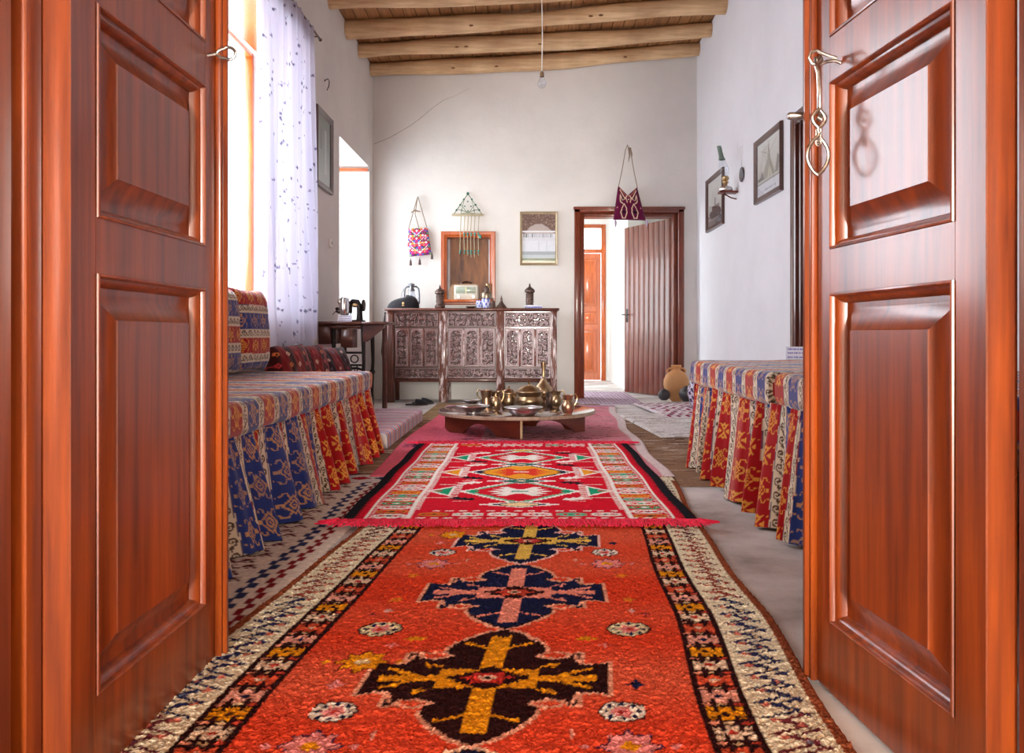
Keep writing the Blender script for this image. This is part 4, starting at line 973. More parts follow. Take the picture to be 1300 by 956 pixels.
# scroll relief canvas
sc_ = Canvas(2.0, 1.0, .0035, (0, 0, 0)); r_ = random.Random(12); W1_ = (1, 1, 1)
for i in range(36):
    for j in range(18):
        x_, y_ = .03 + i * .056 + r_.uniform(-.006, .006), .03 + j * .056 + r_.uniform(-.006, .006); dd = 1 if (i + j) % 2 else -1
        sc_.line(spiral(x_, y_, .024, 1.35, r_.uniform(0, 6), dd, 18), .009, W1_); a = r_.uniform(0, 6)
        sc_.line([(x_ + .02 * math.cos(a), y_ + .02 * math.sin(a)), (x_ + .045 * math.cos(a + .5), y_ + .045 * math.sin(a + .5))], .008, W1_)
def relief(name, x0, x1, z0, z1, arch=False, seed=0):
    nx, nz = max(8, int((x1 - x0) / .0042)), max(8, int((z1 - z0) / .0042)); xs = np.linspace(x0, x1, nx)[:, None]; zs = np.linspace(z0, z1, nz)[None]
    h_ = sc_.get((xs - x0 + seed * .131) % 1.6 + 0 * zs, (zs - z0 + seed * .077) % .5 + 0 * xs)[..., 0]
    h_ = (h_ + np.roll(h_, 1, 0) + np.roll(h_, 1, 1)) / 3
    d_ = np.minimum(np.minimum(xs - x0, x1 - xs) + 0 * zs, np.minimum(zs - z0, z1 - zs) + 0 * xs)
    hgt = .004 + .011 * h_
    rail = (d_ < .012); 
    if arch:
        m_ = (x0 + x1) / 2; hw_ = (x1 - x0) / 2 - .014; R = hw_
        zc = z1 - .016 - R; inside = (np.abs(xs - m_) < hw_ * (1 + 0 * zs)) & ((zs < zc + 0 * xs) | (np.hypot(xs - m_, zs - zc) < R)) & (zs > z0 + .014)
        if True: inside2 = (np.abs(xs - m_) < hw_ - .010) & ((zs < zc) | (np.hypot(xs - m_, zs - zc) < R - .010)) & (zs > z0 + .022)
        edge = inside & ~inside2
        hgt = np.where(inside, hgt, .012 + .004 * h_); hgt = np.where(edge, .017, hgt)
    hgt = np.where(rail, .014, hgt)
    hgt[0, :] = 0; hgt[-1, :] = 0; hgt[:, 0] = 0; hgt[:, -1] = 0
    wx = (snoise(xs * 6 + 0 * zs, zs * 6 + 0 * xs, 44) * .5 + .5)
    # reflected daylight painted pale on the high points, stronger towards the right end
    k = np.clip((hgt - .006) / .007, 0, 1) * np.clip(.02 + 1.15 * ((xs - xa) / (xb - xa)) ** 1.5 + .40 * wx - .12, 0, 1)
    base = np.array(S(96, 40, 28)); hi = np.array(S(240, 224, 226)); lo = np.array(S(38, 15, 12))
    kk = np.clip(hgt / .012, 0, 1)[..., None]; col = (lo * (1 - kk) + base * kk) * (1 - k[..., None] * .75) + hi * k[..., None] * .75  # shade of the carved hollows painted in by depth
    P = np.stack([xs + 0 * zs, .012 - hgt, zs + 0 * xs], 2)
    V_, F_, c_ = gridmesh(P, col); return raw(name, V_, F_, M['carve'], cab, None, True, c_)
bays = [(legs[0][1], legs[1][0]), (legs[1][1], legs[2][0]), (legs[2][1], legs[3][0])]; sd = 0
for (a, c_) in bays:
    a += .004; c_ -= .004
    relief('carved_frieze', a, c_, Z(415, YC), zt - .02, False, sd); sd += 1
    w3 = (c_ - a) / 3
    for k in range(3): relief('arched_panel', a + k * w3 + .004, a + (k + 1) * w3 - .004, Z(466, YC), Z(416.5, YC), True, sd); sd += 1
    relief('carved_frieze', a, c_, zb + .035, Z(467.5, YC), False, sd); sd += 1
    b = MB()
    for k in (1, 2): b.box(a + k * w3 - .010, -.010, Z(465, YC), a + k * w3 + .010, .012, Z(418, YC), .004)
    b.build('muntin', M['cab'] if a < bays[0][0] + .1 else M['cab_glare'], cab)

# =================================================================== items on the cabinet
zc = zt + .022
def P3(px, y): return X(px, y)
t = thing('beret', 'soft black felt cap with a small badge on the left end of the carved cabinet', 'cap', (X(513.5, 8.50), 8.52, zc))
n1, n2 = 60, 26; A_, B_ = np.meshgrid(np.linspace(0, 2 * PI, n1), np.linspace(0, PI / 2, n2), indexing='ij')
rx = .150; Px = rx * np.cos(A_) * np.cos(B_) ** .75 - .035 * np.cos(B_) * (np.cos(A_) < 0) * np.abs(np.cos(A_)); Py = .10 * np.sin(A_) * np.cos(B_) ** .75
Pz = .122 * np.sin(B_) * (1 + .14 * np.cos(A_)) + .012 * snoise(Px * 30, Py * 30, 6) * np.sin(B_) + .002; Px = Px + .012 * np.sin(B_)
V_, F_, _c = gridmesh(np.stack([Px, Py, Pz], 2)); raw('crown', V_, F_, M['black_cloth'], t)
q = MB(); q.ball((.0, -.098, .05), .012, 6, (1, .3, 1.3)); q.ball((.0, -.100, .028), .010, 6, (1.3, .3, .8)); q.build('badge', M['gold'], t)
# hurricane lantern
yl = 8.66; t = thing('hurricane_lantern', 'grey metal hurricane lantern behind the black cap', 'lantern', (X(522.5, yl), yl, zc))
q = MB(); q.lathe([(.0, 0), (.06, 0), (.065, .012), (.06, .045), (.03, .06), (.022, .075), (.0, .075)]); q.build('fuel_tank', M['pewter'], t)
q = MB(); q.lathe([(.026, .076), (.042, .11), (.040, .15), (.026, .185), (.024, .185), (.038, .15), (.040, .11), (.024, .078)]); q.build('glass_globe', M['glass'], t)
q = MB(); q.lathe([(.0, .186), (.032, .186), (.034, .20), (.022, .222), (.020, .250), (.036, .254), (.036, .262), (.012, .272), (.0, .272)]); q.build('chimney_cap', M['pewter'], t)
for s_ in (-1, 1):
    q = MB(); q.tube([(s_ * .055, 0, .03), (s_ * .078, 0, .06), (s_ * .078, 0, .15), (s_ * .072, 0, .215), (s_ * .05, 0, .235), (s_ * .02, 0, .238)], .0105, 8); q.build('side_tube', M['pewter'], t)
q = MB(); q.tube([(-.078, 0, .215), (-.10, -.03, .16), (-.105, -.06, .10), (-.06, -.08, .06)], .0022, 6); q.build('bail_handle', M['pewter'], t)
# ornate bronze lanterns
def bronze_lantern(label, px, y, zb_, s=1.0, foot=True):
    t = thing('filigree_lantern', label, 'lantern', (X(px, y), y, zb_))
    q = MB()
    if foot: q.lathe([(0, 0), (.040, 0), (.052, .008), (.055, .022), (.046, .040), (.036, .046), (0, .046)], 24); z0 = .046
    else: q.lathe([(0, 0), (.040, 0), (.042, .010), (.038, .014), (0, .014)], 24); z0 = .014
    q.v = [(p[0] * s, p[1] * s, p[2] * s) for p in q.v]; q.build('foot', M['bronze'], t)
    q = MB(); hh = .105 if foot else .115; q.lathe([(0, z0), (.037, z0), (.039, z0 + .006), (.037, z0 + .012), (.037, z0 + hh - .012), (.040, z0 + hh - .006), (.037, z0 + hh), (0, z0 + hh)], 24)
    for k in range(12):
        a = 2 * PI * k / 12; ca, sa = math.cos(a), math.sin(a)
        for j in range(4): q.ball((.037 * ca, .037 * sa, z0 + .022 + j * (hh - .044) / 3), .0065, 5, (1, 1, 1.25))
    q.v = [(p[0] * s, p[1] * s, p[2] * s) for p in q.v]; q.build('pierced_body', M['bronze'], t)
    z1 = z0 + hh; q = MB(); q.lathe([(0, z1), (.044, z1), (.054, z1 + .010), (.055, z1 + .022), (.048, z1 + .036), (.030, z1 + .052), (.016, z1 + .060), (.009, z1 + .072), (.011, z1 + .080), (.006, z1 + .090), (.0, z1 + .104)], 24)
    q.v = [(p[0] * s, p[1] * s, p[2] * s) for p in q.v]; q.build('domed_lid', M['bronze'], t); return t
bronze_lantern('dark filigree metal lantern with a flared foot, just left of the niche', 558.5, 8.50, zc, .98)
bronze_lantern('dark filigree metal lantern standing alone over the right end of the carved cabinet', 672.5, 8.50, zc + .036, .98, False)
def cardmesh(label, px, y, z, w_, h_, rot, seed, tint=S(236, 236, 244), ink=S(60, 66, 190), lines=3, name='label_card', rx=-18):
    cvx = Canvas(w_, h_, .0016, tint); r_ = random.Random(seed)
    for k in range(lines):
        y_ = h_ * (.80 - .62 * k / max(1, lines - 1)) if lines > 1 else h_ / 2; x_ = w_ * .08
        while x_ < w_ * .9:
            l_ = r_.uniform(.004, .012); cvx.rect(x_, y_ - h_ * .055, min(w_ * .92, x_ + l_), y_ + h_ * .055, ink); x_ += l_ + .003
    nx, nz = int(w_ / .0022), int(h_ / .0022); u = np.linspace(0, 1, nx)[:, None]; v = np.linspace(0, 1, nz)[None]
    P = np.stack([(u - .5) * w_ + 0 * v, 0 * u + 0 * v, v * h_ + 0 * u], 2)
    o = sheet(name, P, M['card'], None, (X(px, y), y, z), cvx.get(u * w_ + 0 * v, v * h_ + 0 * u), .0015); o.rotation_euler = (math.radians(rx), 0, rot)
    return prop(o, label, 'card')
# block-like blue and white stand under the right lantern
t = thing('caption_block', 'white block with blue lettering under the lone filigree lantern', 'card', (X(677, 8.50), 8.49, zc))
q = MB(); q.box(-.092, -.045, 0, .092, .05, .034, .003); q.build('block', plain('white_card_stock', (.80, .82, .92), .6), t)
q = MB(); x_ = -.085
while x_ < .08: l_ = random.uniform(.006, .014); q.box(x_, -.0465, .005, x_ + l_, -.0445, .005 + random.uniform(.009, .013)); x_ += l_ + .003
q.build('lettering', plain('blue_ink', (.03, .04, .50), .6), t)
# cones, cups, dish
t = thing('cone_lid', 'tall pointed bronze cone lid right of the blue cups on the cabinet', 'lid', (X(636.5, 8.48), 8.48, zc))
q = MB(); q.lathe([(0, 0), (.056, 0), (.058, .008), (.046, .026), (.026, .050), (.014, .075), (.010, .092), (.013, .100), (.006, .110), (.004, .128), (0, .140)], 24); q.build('cone', M['bronze'], t)
q = MB(); ring(q, (0, 0, .006), .057, .003, 'y'); q = MB(); q.tube([(.058 * math.cos(a), .058 * math.sin(a), .006) for a in np.linspace(0, 2 * PI, 24, endpoint=False)], .003, 6, closed=True); q.build('rim', M['brass'], t)
t = thing('bronze_bell', 'small dark bronze bell between the blue cup and the pointed cone', 'bell', (X(626, 8.55), 8.55, zc))
q = MB(); q.lathe([(0, 0), (.036, 0), (.036, .006), (.026, .025), (.022, .06), (.014, .078), (.005, .083), (0, .083)], 22); q.build('bell_body', M['bronze'], t)
q = MB(); q.lathe([(.003, .08), (.004, .095), (.009, .102), (.004, .112), (0, .113)], 12); q.build('handle', M['brass'], t)
blue = attr_mat('blue_white_glaze', .25, 0, 50, 0, .001, .03, coat=.6)
def cup(label, px, y, r, h_, seed):
    t = thing('blue_cup', label, 'cup', (X(px, y), y, zc)); cvx = Canvas(2 * PI, h_, .004, S(214, 220, 244)); cvx.nx
    na, nz = 48, 30; A_, Zz = np.meshgrid(np.linspace(0, 2 * PI, na), np.linspace(0, 1, nz), indexing='ij')
    rr = r * (.62 + .38 * np.sin(np.clip(Zz, 0, 1) * PI * .55) ** .8); P = np.stack([rr * np.cos(A_), rr * np.sin(A_), Zz * h_], 2)
    col = np.zeros(P.shape); col[:] = S(214, 220, 244); k = (np.sin(A_ * 6 + seed) * np.sin(Zz * 9 + seed) > .25); col[k] = S(70, 90, 190); col[(Zz > .9)] = S(70, 90, 180)
    V_, F_, c_ = gridmesh(P, col); o = raw('body', V_, F_, blue, t, None, True, c_); md = o.modifiers.new('wall', 'SOLIDIFY'); md.thickness = .003
    q = MB(); q.lathe([(0, .002), (r * .6, .002), (r * .62, .006), (0, .006)], 20); q.build('foot', plain('glaze_foot', S(214, 220, 244), .3), t)
cup('blue and white patterned cup standing below the right side of the niche', 617, 8.45, .046, .098, 1)
cup('smaller blue and grey cup behind and left of the other blue cup', 608.5, 8.52, .036, .085, 2)
t = thing('metal_dish', 'small flat dark metal dish in front of the niche ledge', 'dish', (X(598, 8.46), 8.46, zc)); q = MB(); q.lathe([(0, 0), (.03, 0), (.05, .010), (.054, .018), (.050, .016), (.03, .006), (0, .005)], 24); q.build('bowl', M['bronze'], t)
q = MB(); q.tube([(.053 * math.cos(a), .053 * math.sin(a), .018) for a in np.linspace(0, 2 * PI, 24, endpoint=False)], .002, 6, closed=True); q.build('rim', M['pewter'], t)
# black bag hanging at the left flank
t = thing('black_strap', 'black cloth strap hanging down the left flank of the carved cabinet', 'strap', (X(488.5, 8.5), 8.52, .5))
q = MB(); q.tube([(0, 0, .42), (-.012, -.01, .30), (-.016, 0, .15), (-.02, 0, .02), (-.012, .01, -.06), (.002, 0, -.10)], [.006, .012, .016, .022, .018, .010], 8); q.build('cloth', M['black_cloth'], t)
q = MB(); q.ball((0, 0, .425), .010, 6); q.build('knot', M['black_cloth'], t)

# radio + brass lamp on the niche ledge
zl = N3[2] + .014; yr = YB - .10
t = thing('table_radio', 'wooden table radio with a cream dial front on the niche ledge', 'radio', (X(592, yr), yr, zl))
wR, hR = .255, .165
q = MB(); poly = [(-wR / 2 - .055, 0), (wR / 2, 0), (wR / 2, hR * .93), (wR / 2 - .02, hR + .004), (-wR / 2 + .0, hR + .006), (-wR / 2 - .035, hR * .92), (-wR / 2 - .055, hR * .7)]
q.prism(poly, 'y', -.02, .19); q.build('case', M['radio_wood'], t)
q = MB(); q.box(-wR / 2, -.045, .004, wR / 2 - .005, -.019, hR - .01, .008); q.build('front', M['cream'], t)
q = MB(); q.box(-wR / 2 + .018, -.048, hR * .42, wR / 2 - .022, -.044, hR - .028, .002); q.build('dial', plain('pale_green_dial', (.45, .52, .42), .2, coat=.6), t)
q = MB(); q.box(-.006, -.050, hR * .42, .006, -.047, hR - .028); q.build('dial_pointer', plain('pale_yellow', (.9, .85, .4), .4), t)
for s_ in (-1, 1): 
    q = MB(); q.tube([(s_ * .08, -.044, hR * .20), (s_ * .08, -.062, hR * .20)], .014, 14); q.build('knob', M['tin'], t)
q = MB(); q.tube([(-.055, .02, hR), (-.05, .02, hR + .018), (-.02, .02, hR + .03), (.02, .02, hR + .03), (.055, .02, hR + .018), (.06, .02, hR)], .009, 8); q.build('handle', M['bakelite'], t)
t = thing('brass_lamp', 'dark brass oil lamp at the right end of the niche ledge beside the radio', 'lamp', (X(617.5, 8.74), 8.74, zl))
q = MB(); q.lathe([(0, 0), (.048, 0), (.058, .008), (.060, .022), (.060, .062), (.052, .078), (.026, .084), (.024, .092), (0, .092)], 26); q.build('reservoir', plain('dull_brass', (.30, .25, .18), .35, 1.0, 20, .4), t)
q = MB(); q.lathe([(0, .092), (.030, .094), (.034, .105), (.028, .125), (.014, .140), (.010, .150), (0, .152)], 22); q.build('burner', M['bronze'], t)
q = MB(); q.box(-.10, -.03, .0, -.055, .03, .10, .01) if False else q.lathe([(0, 0), (.032, 0), (.034, .01), (.034, .145), (.032, .15), (0, .15)], 20, (.012, .13, .03)); q.build('brass_can', M['brass'], t)

# =================================================================== wall hangings
# mirror / picture frame on the back wall
def frame_thing(name, label, cat, plane, u0, v0, u1, v1, pos, mat, fw, cvx, depth=.03, glass_=True):
    """plane 'back' (faces -y), 'left' (faces +x), 'right' (faces -x); u runs along the wall"""
    cu, cv_ = (u0 + u1) / 2, v0
    loc = {'back': (cu, pos, v0), 'left': (pos, cu, v0), 'right': (pos, cu, v0)}[plane]
    tr = {'back': lambda u, v, n: (u - cu, -n, v - v0), 'left': lambda u, v, n: (n, u - cu, v - v0), 'right': lambda u, v, n: (-n, u - cu, v - v0)}[plane]
    t = thing(name, label, cat, loc, 0, 'framed pictures on the walls')
    q = MB(); q.nested((u0, v0, u1, v1), [(fw, .002), (0, .002), (.0, depth * .7), (.006, depth), (fw * .5, depth * .85), (fw * .7, depth * .6), (fw, depth * .5), (fw, .006)], tr, False); q.build('frame', mat, t)
    a0, b0, a1, b1 = u0 + fw, v0 + fw, u1 - fw, v1 - fw; nx, nz = int((a1 - a0) / .006), int((b1 - b0) / .006)
    u = np.linspace(0, 1, nx); v = np.linspace(0, 1, nz); P = np.zeros((nx, nz, 3))
    for i in range(nx):
        for j in range(nz): P[i, j] = tr(a0 + (a1 - a0) * u[i], b0 + (b1 - b0) * v[j], .008)
    col = cvx.get(u[:, None] * cvx.w + 0 * v[None], v[None] * cvx.h + 0 * u[:, None])
    sheet('print', P, M['print'], t, None, col)
    if glass_:
        q = MB(); q.nested((a0, b0, a1, b1), [(0, .013)], tr, True); q.build('glazing', M['picglass'], t, None, False)
    return t
c1 = Canvas(.30, .50, .004, S(232, 236, 240))
c1.rect(0, .30, .30, .50, S(112, 78, 62)); r_ = random.Random(2)
for k in range(120): c1.disc(r_.uniform(0, .3), r_.uniform(.34, .5), .006, .006, r_.choice([S(150, 116, 96), S(84, 52, 40), S(170, 140, 120)]), 6)
c1.poly([(.02, .30), (.06, .36), (.12, .40), (.18, .40), (.24, .36), (.29, .30)], S(186, 170, 160)); c1.rect(0, .315, .30, .327, S(240, 240, 240))
for k in range(30): c1.rect(.01 + k * .0093, .26, .015 + k * .0093, .30, r_.choice([S(160, 160, 160), S(110, 120, 120), S(200, 200, 205)]))
c1.rect(0, .23, .3, .26, S(226, 228, 232)); c1.rect(0, .085, .3, .12, S(176, 184, 186)); c1.rect(0, .055, .3, .085, S(206, 216, 214)); c1.rect(0, .02, .3, .05, S(150, 160, 128)); c1.rect(0, .0, .3, .02, S(236, 232, 200))
for x_ in (.07, .15, .22): c1.rect(x_, .12, x_ + .003, .23, S(200, 206, 214))
frame_thing('wall_picture', 'upright gilt-framed picture with pale bands hanging left of the back door', 'picture', 'back', X(660, YB), Z(337, YB), X(708, YB), Z(269, YB), YB, plain('dull_gilt', (.42, .33, .20), .4, .3), .026, c1)
def sepia(seed, kind):
    cvx = Canvas(.60, .42, .004, S(206, 204, 194)); r_ = random.Random(seed)
    for j in range(cvx.ny):
        k = j / cvx.ny; cvx.a[:, j] = np.array(S(176, 172, 160)) * (1 - k) + np.array(S(214, 214, 206)) * k
    if kind == 'ship':
        cvx.rect(0, 0, .6, .10, S(120, 112, 106)); cvx.rect(0, .05, .6, .075, S(150, 146, 142))
        cvx.poly([(.06, .10), (.12, .06), (.46, .06), (.56, .12), (.48, .14), (.12, .14)], S(76, 62, 60)); cvx.rect(.14, .14, .44, .18, S(96, 74, 66))
        for x_ in (.2, .3, .4): cvx.line([(x_, .14), (x_, .34)], .006, S(90, 80, 76)); cvx.line([(x_, .33), (x_ - .08, .16)], .004, S(130, 120, 116)); cvx.line([(x_, .33), (x_ + .08, .16)], .004, S(130, 120, 116))
        cvx.rect(.28, .18, .33, .25, S(70, 50, 46)); cvx.poly([(.0, .0), (.3, .0), (.2, .05), (.0, .07)], S(70, 70, 84))
    else:
        cvx.rect(0, 0, .6, .09, S(214, 216, 220)); cvx.line([(0, .10), (.6, .10)], .006, S(90, 80, 80))
        for k in range(20): x_ = r_.uniform(.12, .44); cvx.rect(x_, .028, x_ + r_.uniform(.006, .016), .042, S(120, 120, 134))
        cvx.poly([(.12, .12), (.26, .26), (.30, .40), (.34, .26), (.50, .12)], S(150, 146, 128)); cvx.poly([(.2, .12), (.28, .22), (.33, .12)], S(188, 184, 160))
        cvx.poly([(.06, .12), (.02, .22), (.08, .26), (.14, .12)], S(120, 116, 104)); cvx.poly([(.40, .12), (.48, .20), (.56, .12)], S(110, 104, 100)); cvx.line([(.30, .40), (.26, .12)], .006, S(104, 98, 88))
        cvx.line([(.1, .38), (.3, .30), (.5, .36)], .008, S(170, 168, 160)); cvx.rect(.44, .12, .58, .15, S(80, 66, 60))
    return cvx.speckle(0, .04)
dfm = plain('mottled_dark_frame', (.085, .035, .028), .35, 0, 60, .5, .3, coat=.4)
frame_thing('wall_picture', 'dark-framed old print on the right wall, nearer the dark side door', 'picture', 'right', 5.86, 1.735, 6.55, 2.235, XR, dfm, .045, sepia(3, 'x'))
frame_thing('wall_picture', 'dark-framed old ship print on the right wall, nearest the back corner', 'picture', 'right', 7.63, 1.735, 8.34, 2.265, XR, dfm, .045, sepia(4, 'ship'))
cg = Canvas(.5, .6, .01, S(120, 136, 120)); 
for j in range(cg.ny): cg.a[:, j] = np.array(S(150, 160, 152)) * (1 - j / cg.ny) + np.array(S(96, 112, 100)) * (j / cg.ny)
cg.rect(.30, .1, .36, .5, S(176, 182, 178)); cg.rect(.1, .3, .2, .5, S(90, 108, 94))
frame_thing('wall_picture', 'dark-framed glazed picture on the left wall between the curtain and the far window', 'picture', 'left', 6.48, 1.89, 7.0, 2.53, XL, dfm, .05, cg)

# embroidered bag (left)
def lerp(a, b, t_): return a + (b - a) * t_
yw = YB - .05
t = thing('embroidered_bag', 'multicoloured embroidered shoulder bag with tassels hanging left of the niche', 'bag', (X(531, yw), yw, Z(327, yw)))
bx0, bz0 = t.location.x, t.location.z
L_ = lambda px, py, dy=0: (X(px, yw) - bx0, dy, Z(py, yw) - bz0)
cb = Canvas(.26, .34, .004, S(190, 30, 100)); pl_ = [S(240, 60, 140), S(250, 190, 40), S(40, 120, 210), S(245, 245, 240), S(30, 20, 40), S(230, 60, 40), S(120, 40, 150), S(240, 120, 40), S(60, 160, 90)]
r_ = random.Random(5)
for i in range(9):
    for j in range(12):
        k = (abs(i - 4) * 2 + j * 3) % 9; cb.sdia(.014 + i * .029, .014 + j * .029, .018, .018, pl_[k], 3); cb.dia(.014 + i * .029, .014 + j * .029, .007, .007, pl_[(k + 4) % 9])
for q_ in range(3): cb.line([(.02, .05 + q_ * .11), (.13, .14 + q_ * .10), (.24, .05 + q_ * .11)], .006, S(24, 16, 30)); cb.line([(.02, .13 + q_ * .1), (.13, .03 + q_ * .11), (.24, .13 + q_ * .1)], .006, S(245, 240, 235))
def bag_body(name, corners, canvas, parent, thick=.03, notch=0, n=60, mat=None):
    (xl0, z0), (xr0, z0b), (xr1, z1b), (xl1, z1) = corners; u = np.linspace(0, 1, n)[:, None]; v = np.linspace(0, 1, n)[None]
    x_ = lerp(lerp(xl0, xr0, u), lerp(xl1, xr1, u), v); z_ = lerp(lerp(z0, z0b, u), lerp(z1, z1b, u), v) - notch * np.clip(1 - np.abs(u - .5) * 2.2, 0, 1) * v ** 3
    th_ = thick * (np.clip(1 - (2 * u - 1) ** 4, 0, 1) * np.clip(1 - (2 * v - 1) ** 6, 0, 1)) ** .5; cc = canvas.get(u * canvas.w + 0 * v, v * canvas.h + 0 * u)
    Pf = np.stack([x_, -th_ + 0 * x_, z_], 2); Pb = np.stack([x_, th_ * .5 + 0 * x_, z_], 2)[::-1]
    V_, F_, c_ = gridmesh(np.concatenate([Pf, Pb[1:-1], Pf[:1]], 0), np.concatenate([cc, cc[::-1][1:-1], cc[:1]], 0)); return raw(name, V_, F_, mat or M['fabric'], parent, None, True, c_)
bag_body('pouch', [L_(520, 326)[::2], L_(548, 323)[::2], L_(543, 290)[::2], L_(518.5, 291)[::2]], cb, t)
cfl = Canvas(.26, .2, .004, S(200, 40, 110)); cfl.a[:] = cb.a[:, -cfl.ny:] if cb.a.shape[1] >= cfl.ny else cfl.a
q = bag_body('flap', [L_(517.5, 313)[::2], L_(541, 310)[::2], L_(541, 289)[::2], L_(518.5, 290)[::2]], cfl, t, .04)
q = MB()
for P_ in ([(519, 290), (524, 272), (530, 251)], [(532, 290), (527, 272), (530, 252)], [(542, 289), (536, 268), (531, 251)]):
    q.tube([L_(*p, -.005) for p in P_], .0048, 6)
q.build('strap', M['cord'], t)
q = MB(); q.tube([L_(522, 270, -.01), L_(527, 267.5, -.02), L_(534, 269, -.01)], [.006, .011, .005], 8); q.build('strap_knot', M['cord'], t)
q = MB(); q.tube([(L_(530.5, 250)[0], .05, L_(530.5, 250)[2]), L_(530.5, 250, -.02)], .004, 6); q.build('nail', M['iron'], t)
for (px, py) in ((521.5, 328), (533, 327), (548.5, 320)):
    q = MB(); a = L_(px, py, -.01); q.tube([a, (a[0], a[1], a[2] - .018)], .004, 6); q.lathe([(.004, 0), (.009, -.008), (.012, -.03), (.015, -.062), (0, -.064)][::-1], 12, (a[0], a[1], a[2] - .016)); q.build('tassel', plain('dark_brown_yarn', (.10, .06, .055), .9), t)
# bag over the back door
yw = YB - .07
t = thing('embroidered_bag', 'maroon shoulder bag with cream embroidery hanging over the back door', 'bag', (X(799, yw), yw, Z(281, yw)))
bx0, bz0 = t.location.x, t.location.z
cb2 = Canvas(.36, .36, .003, S(96, 14, 56)); cr2 = S(226, 196, 170)
for s_ in (-1, 1):
    m_ = .18
    cb2.line([(m_ + s_ * .015, .33), (m_ + s_ * .05, .25), (m_ + s_ * .10, .30), (m_ + s_ * .14, .33)], .016, cr2)
    cb2.line([(m_ + s_ * .02, .2), (m_ + s_ * .04, .26), (m_ + s_ * .09, .22), (m_ + s_ * .13, .28), (m_ + s_ * .12, .20), (m_ + s_ * .08, .18)], .013, cr2)
    cb2.line([(m_ + s_ * .065, .18), (m_ + s_ * .035, .13), (m_ + s_ * .03, .08), (m_ + s_ * .05, .02), (m_ + s_ * .08, .02), (m_ + s_ * .105, .08), (m_ + s_ * .09, .13), (m_ + s_ * .065, .18)], .011, cr2)
    cb2.star(m_ + s_ * .067, .085, .028, S(24, 16, 30), 4, .5); cb2.dia(m_ + s_ * .085, .24, .016, .02, S(30, 16, 30)); cb2.disc(m_ + s_ * .15, .13, .007, .009, S(220, 150, 170), 6)
    cb2.line([(m_ + s_ * .0, .29), (m_ + s_ * .14, .35)], .012, S(190, 110, 96))
cb2.dia(m_, .20, .022, .03, S(110, 14, 40)); cb2.disc(m_, .25, .012, .012, cr2, 8)
bag_body('pouch', [L_(778.5, 279)[::2], L_(820, 280)[::2], L_(809, 238.5)[::2], L_(784.5, 236.5)[::2]], cb2, t, .03, .09, 90)
q = MB(); q.tube([L_(785, 238, -.01), L_(790, 214, -.01), L_(794, 190, -.02), L_(796.5, 186, -.02), L_(800, 190, -.02), L_(804, 214, -.01), L_(809, 239, -.01)], .0045, 6); q.tube([L_(798, 188, -.02), L_(799, 198, -.02), L_(797.5, 206, -.015)], [.012, .008, .002], 8); q.tube([L_(800, 188, -.02), L_(802, 196, -.02), L_(802, 200, -.015)], [.006, .006, .003], 6)
q.build('strap', M['cord'], t)
q = MB(); q.tube([(L_(796.5, 185)[0], .07, L_(796.5, 185)[2]), L_(796.5, 185, -.03)], .005, 6); q.build('nail', M['iron'], t)
for px, py in ((781, 279), (820.5, 279)):
    q = MB(); a = L_(px, py, -.01); q.tube([a, (a[0] + .004, a[1], a[2] - .03), (a[0] + .002, a[1], a[2] - .08)], [.006, .014, .004], 8); q.build('tassel', plain('lilac_yarn', (.42, .34, .46), .9), t)
# beaded triangle
yw = YB - .03
t = thing('bead_hanging', 'green and turquoise beaded triangle with strings hanging over the niche', 'wall hanging', (X(594, yw), yw, Z(273, yw)))
bx0, bz0 = t.location.x, t.location.z
cord2 = plain('pale_string', (.46, .40, .26), .9)
q = MB(); apex = L_(594, 246); bl = L_(576, 272); br = L_(612, 272)
for k in range(5):
    f = k / 4; q.tube([tuple(lerp(np.array(apex), np.array(bl), f)), tuple(np.array(br) * f + np.array(bl) * (1 - f))][:2], .003, 6); q.tube([tuple(lerp(np.array(apex), np.array(br), f)), tuple(np.array(bl) * f + np.array(br) * (1 - f))], .003, 6)
q.tube([apex, bl], .0045, 6); q.tube([apex, br], .0045, 6); q.build('net', plain('green_string', (.16, .24, .12), .9), t)
q = MB(); a, b_ = L_(573.5, 273, -.0), L_(614, 274, 0); q.box(a[0], -.008, a[2] - .010, b_[0], .008, a[2] + .012, .004); q.build('bar', cord2, t)
grn = plain('turquoise_beads', (.02, .30, .24), .3, 0, 60, .4, 0, coat=.5); dgr = plain('dark_green_beads', (.01, .13, .09), .3, 0, 60, .4, 0, coat=.5)
q = MB()
for f in (.0, .28, .55, .8):
    for e_ in ((bl, br) if f else (bl,)): p = lerp(np.array(apex), np.array(e_), f); q = MB(); q.ball((p[0], -.008, p[2]), .011 if f else .016, 6); q.build('bead', dgr, t)
for px, py in ((590, 262), (598, 262), (586, 267), (594, 268), (602, 267), (594, 256)): q = MB(); q.ball(L_(px, py, -.008), .008, 6); q.build('bead', dgr, t)
for k, px in enumerate((585.5, 590, 594.5, 598.5, 603, 608)):
    q = MB(); bt = (323, 323, 325, 327, 327, 325)[k]; q.tube([L_(px, 274), L_(px - .8, 296, -.034), L_(px - 1.2 if k == 0 else px, bt, -.036)], .0046, 6); st_ = q.build('string', cord2, t)
    q = MB()
    for (zz_, r_b) in (((297, .011), (299.5, .009), (319, .011), (322, .009)) if k not in (0,) else ((295, .006), (319, .012), (322, .009))): a = L_(px - (.9 if k == 0 else .1), zz_, -.037); q = MB(); q.ball((a[0] + random.uniform(-.004, .004), a[1], a[2]), r_b, 6); q.build('bead', grn, st_)
    if k == 5: q = MB(); q.ball(L_(610, 301, -.037), .014, 6, (1, .5, 1.4)); q.build('bead', grn, st_)
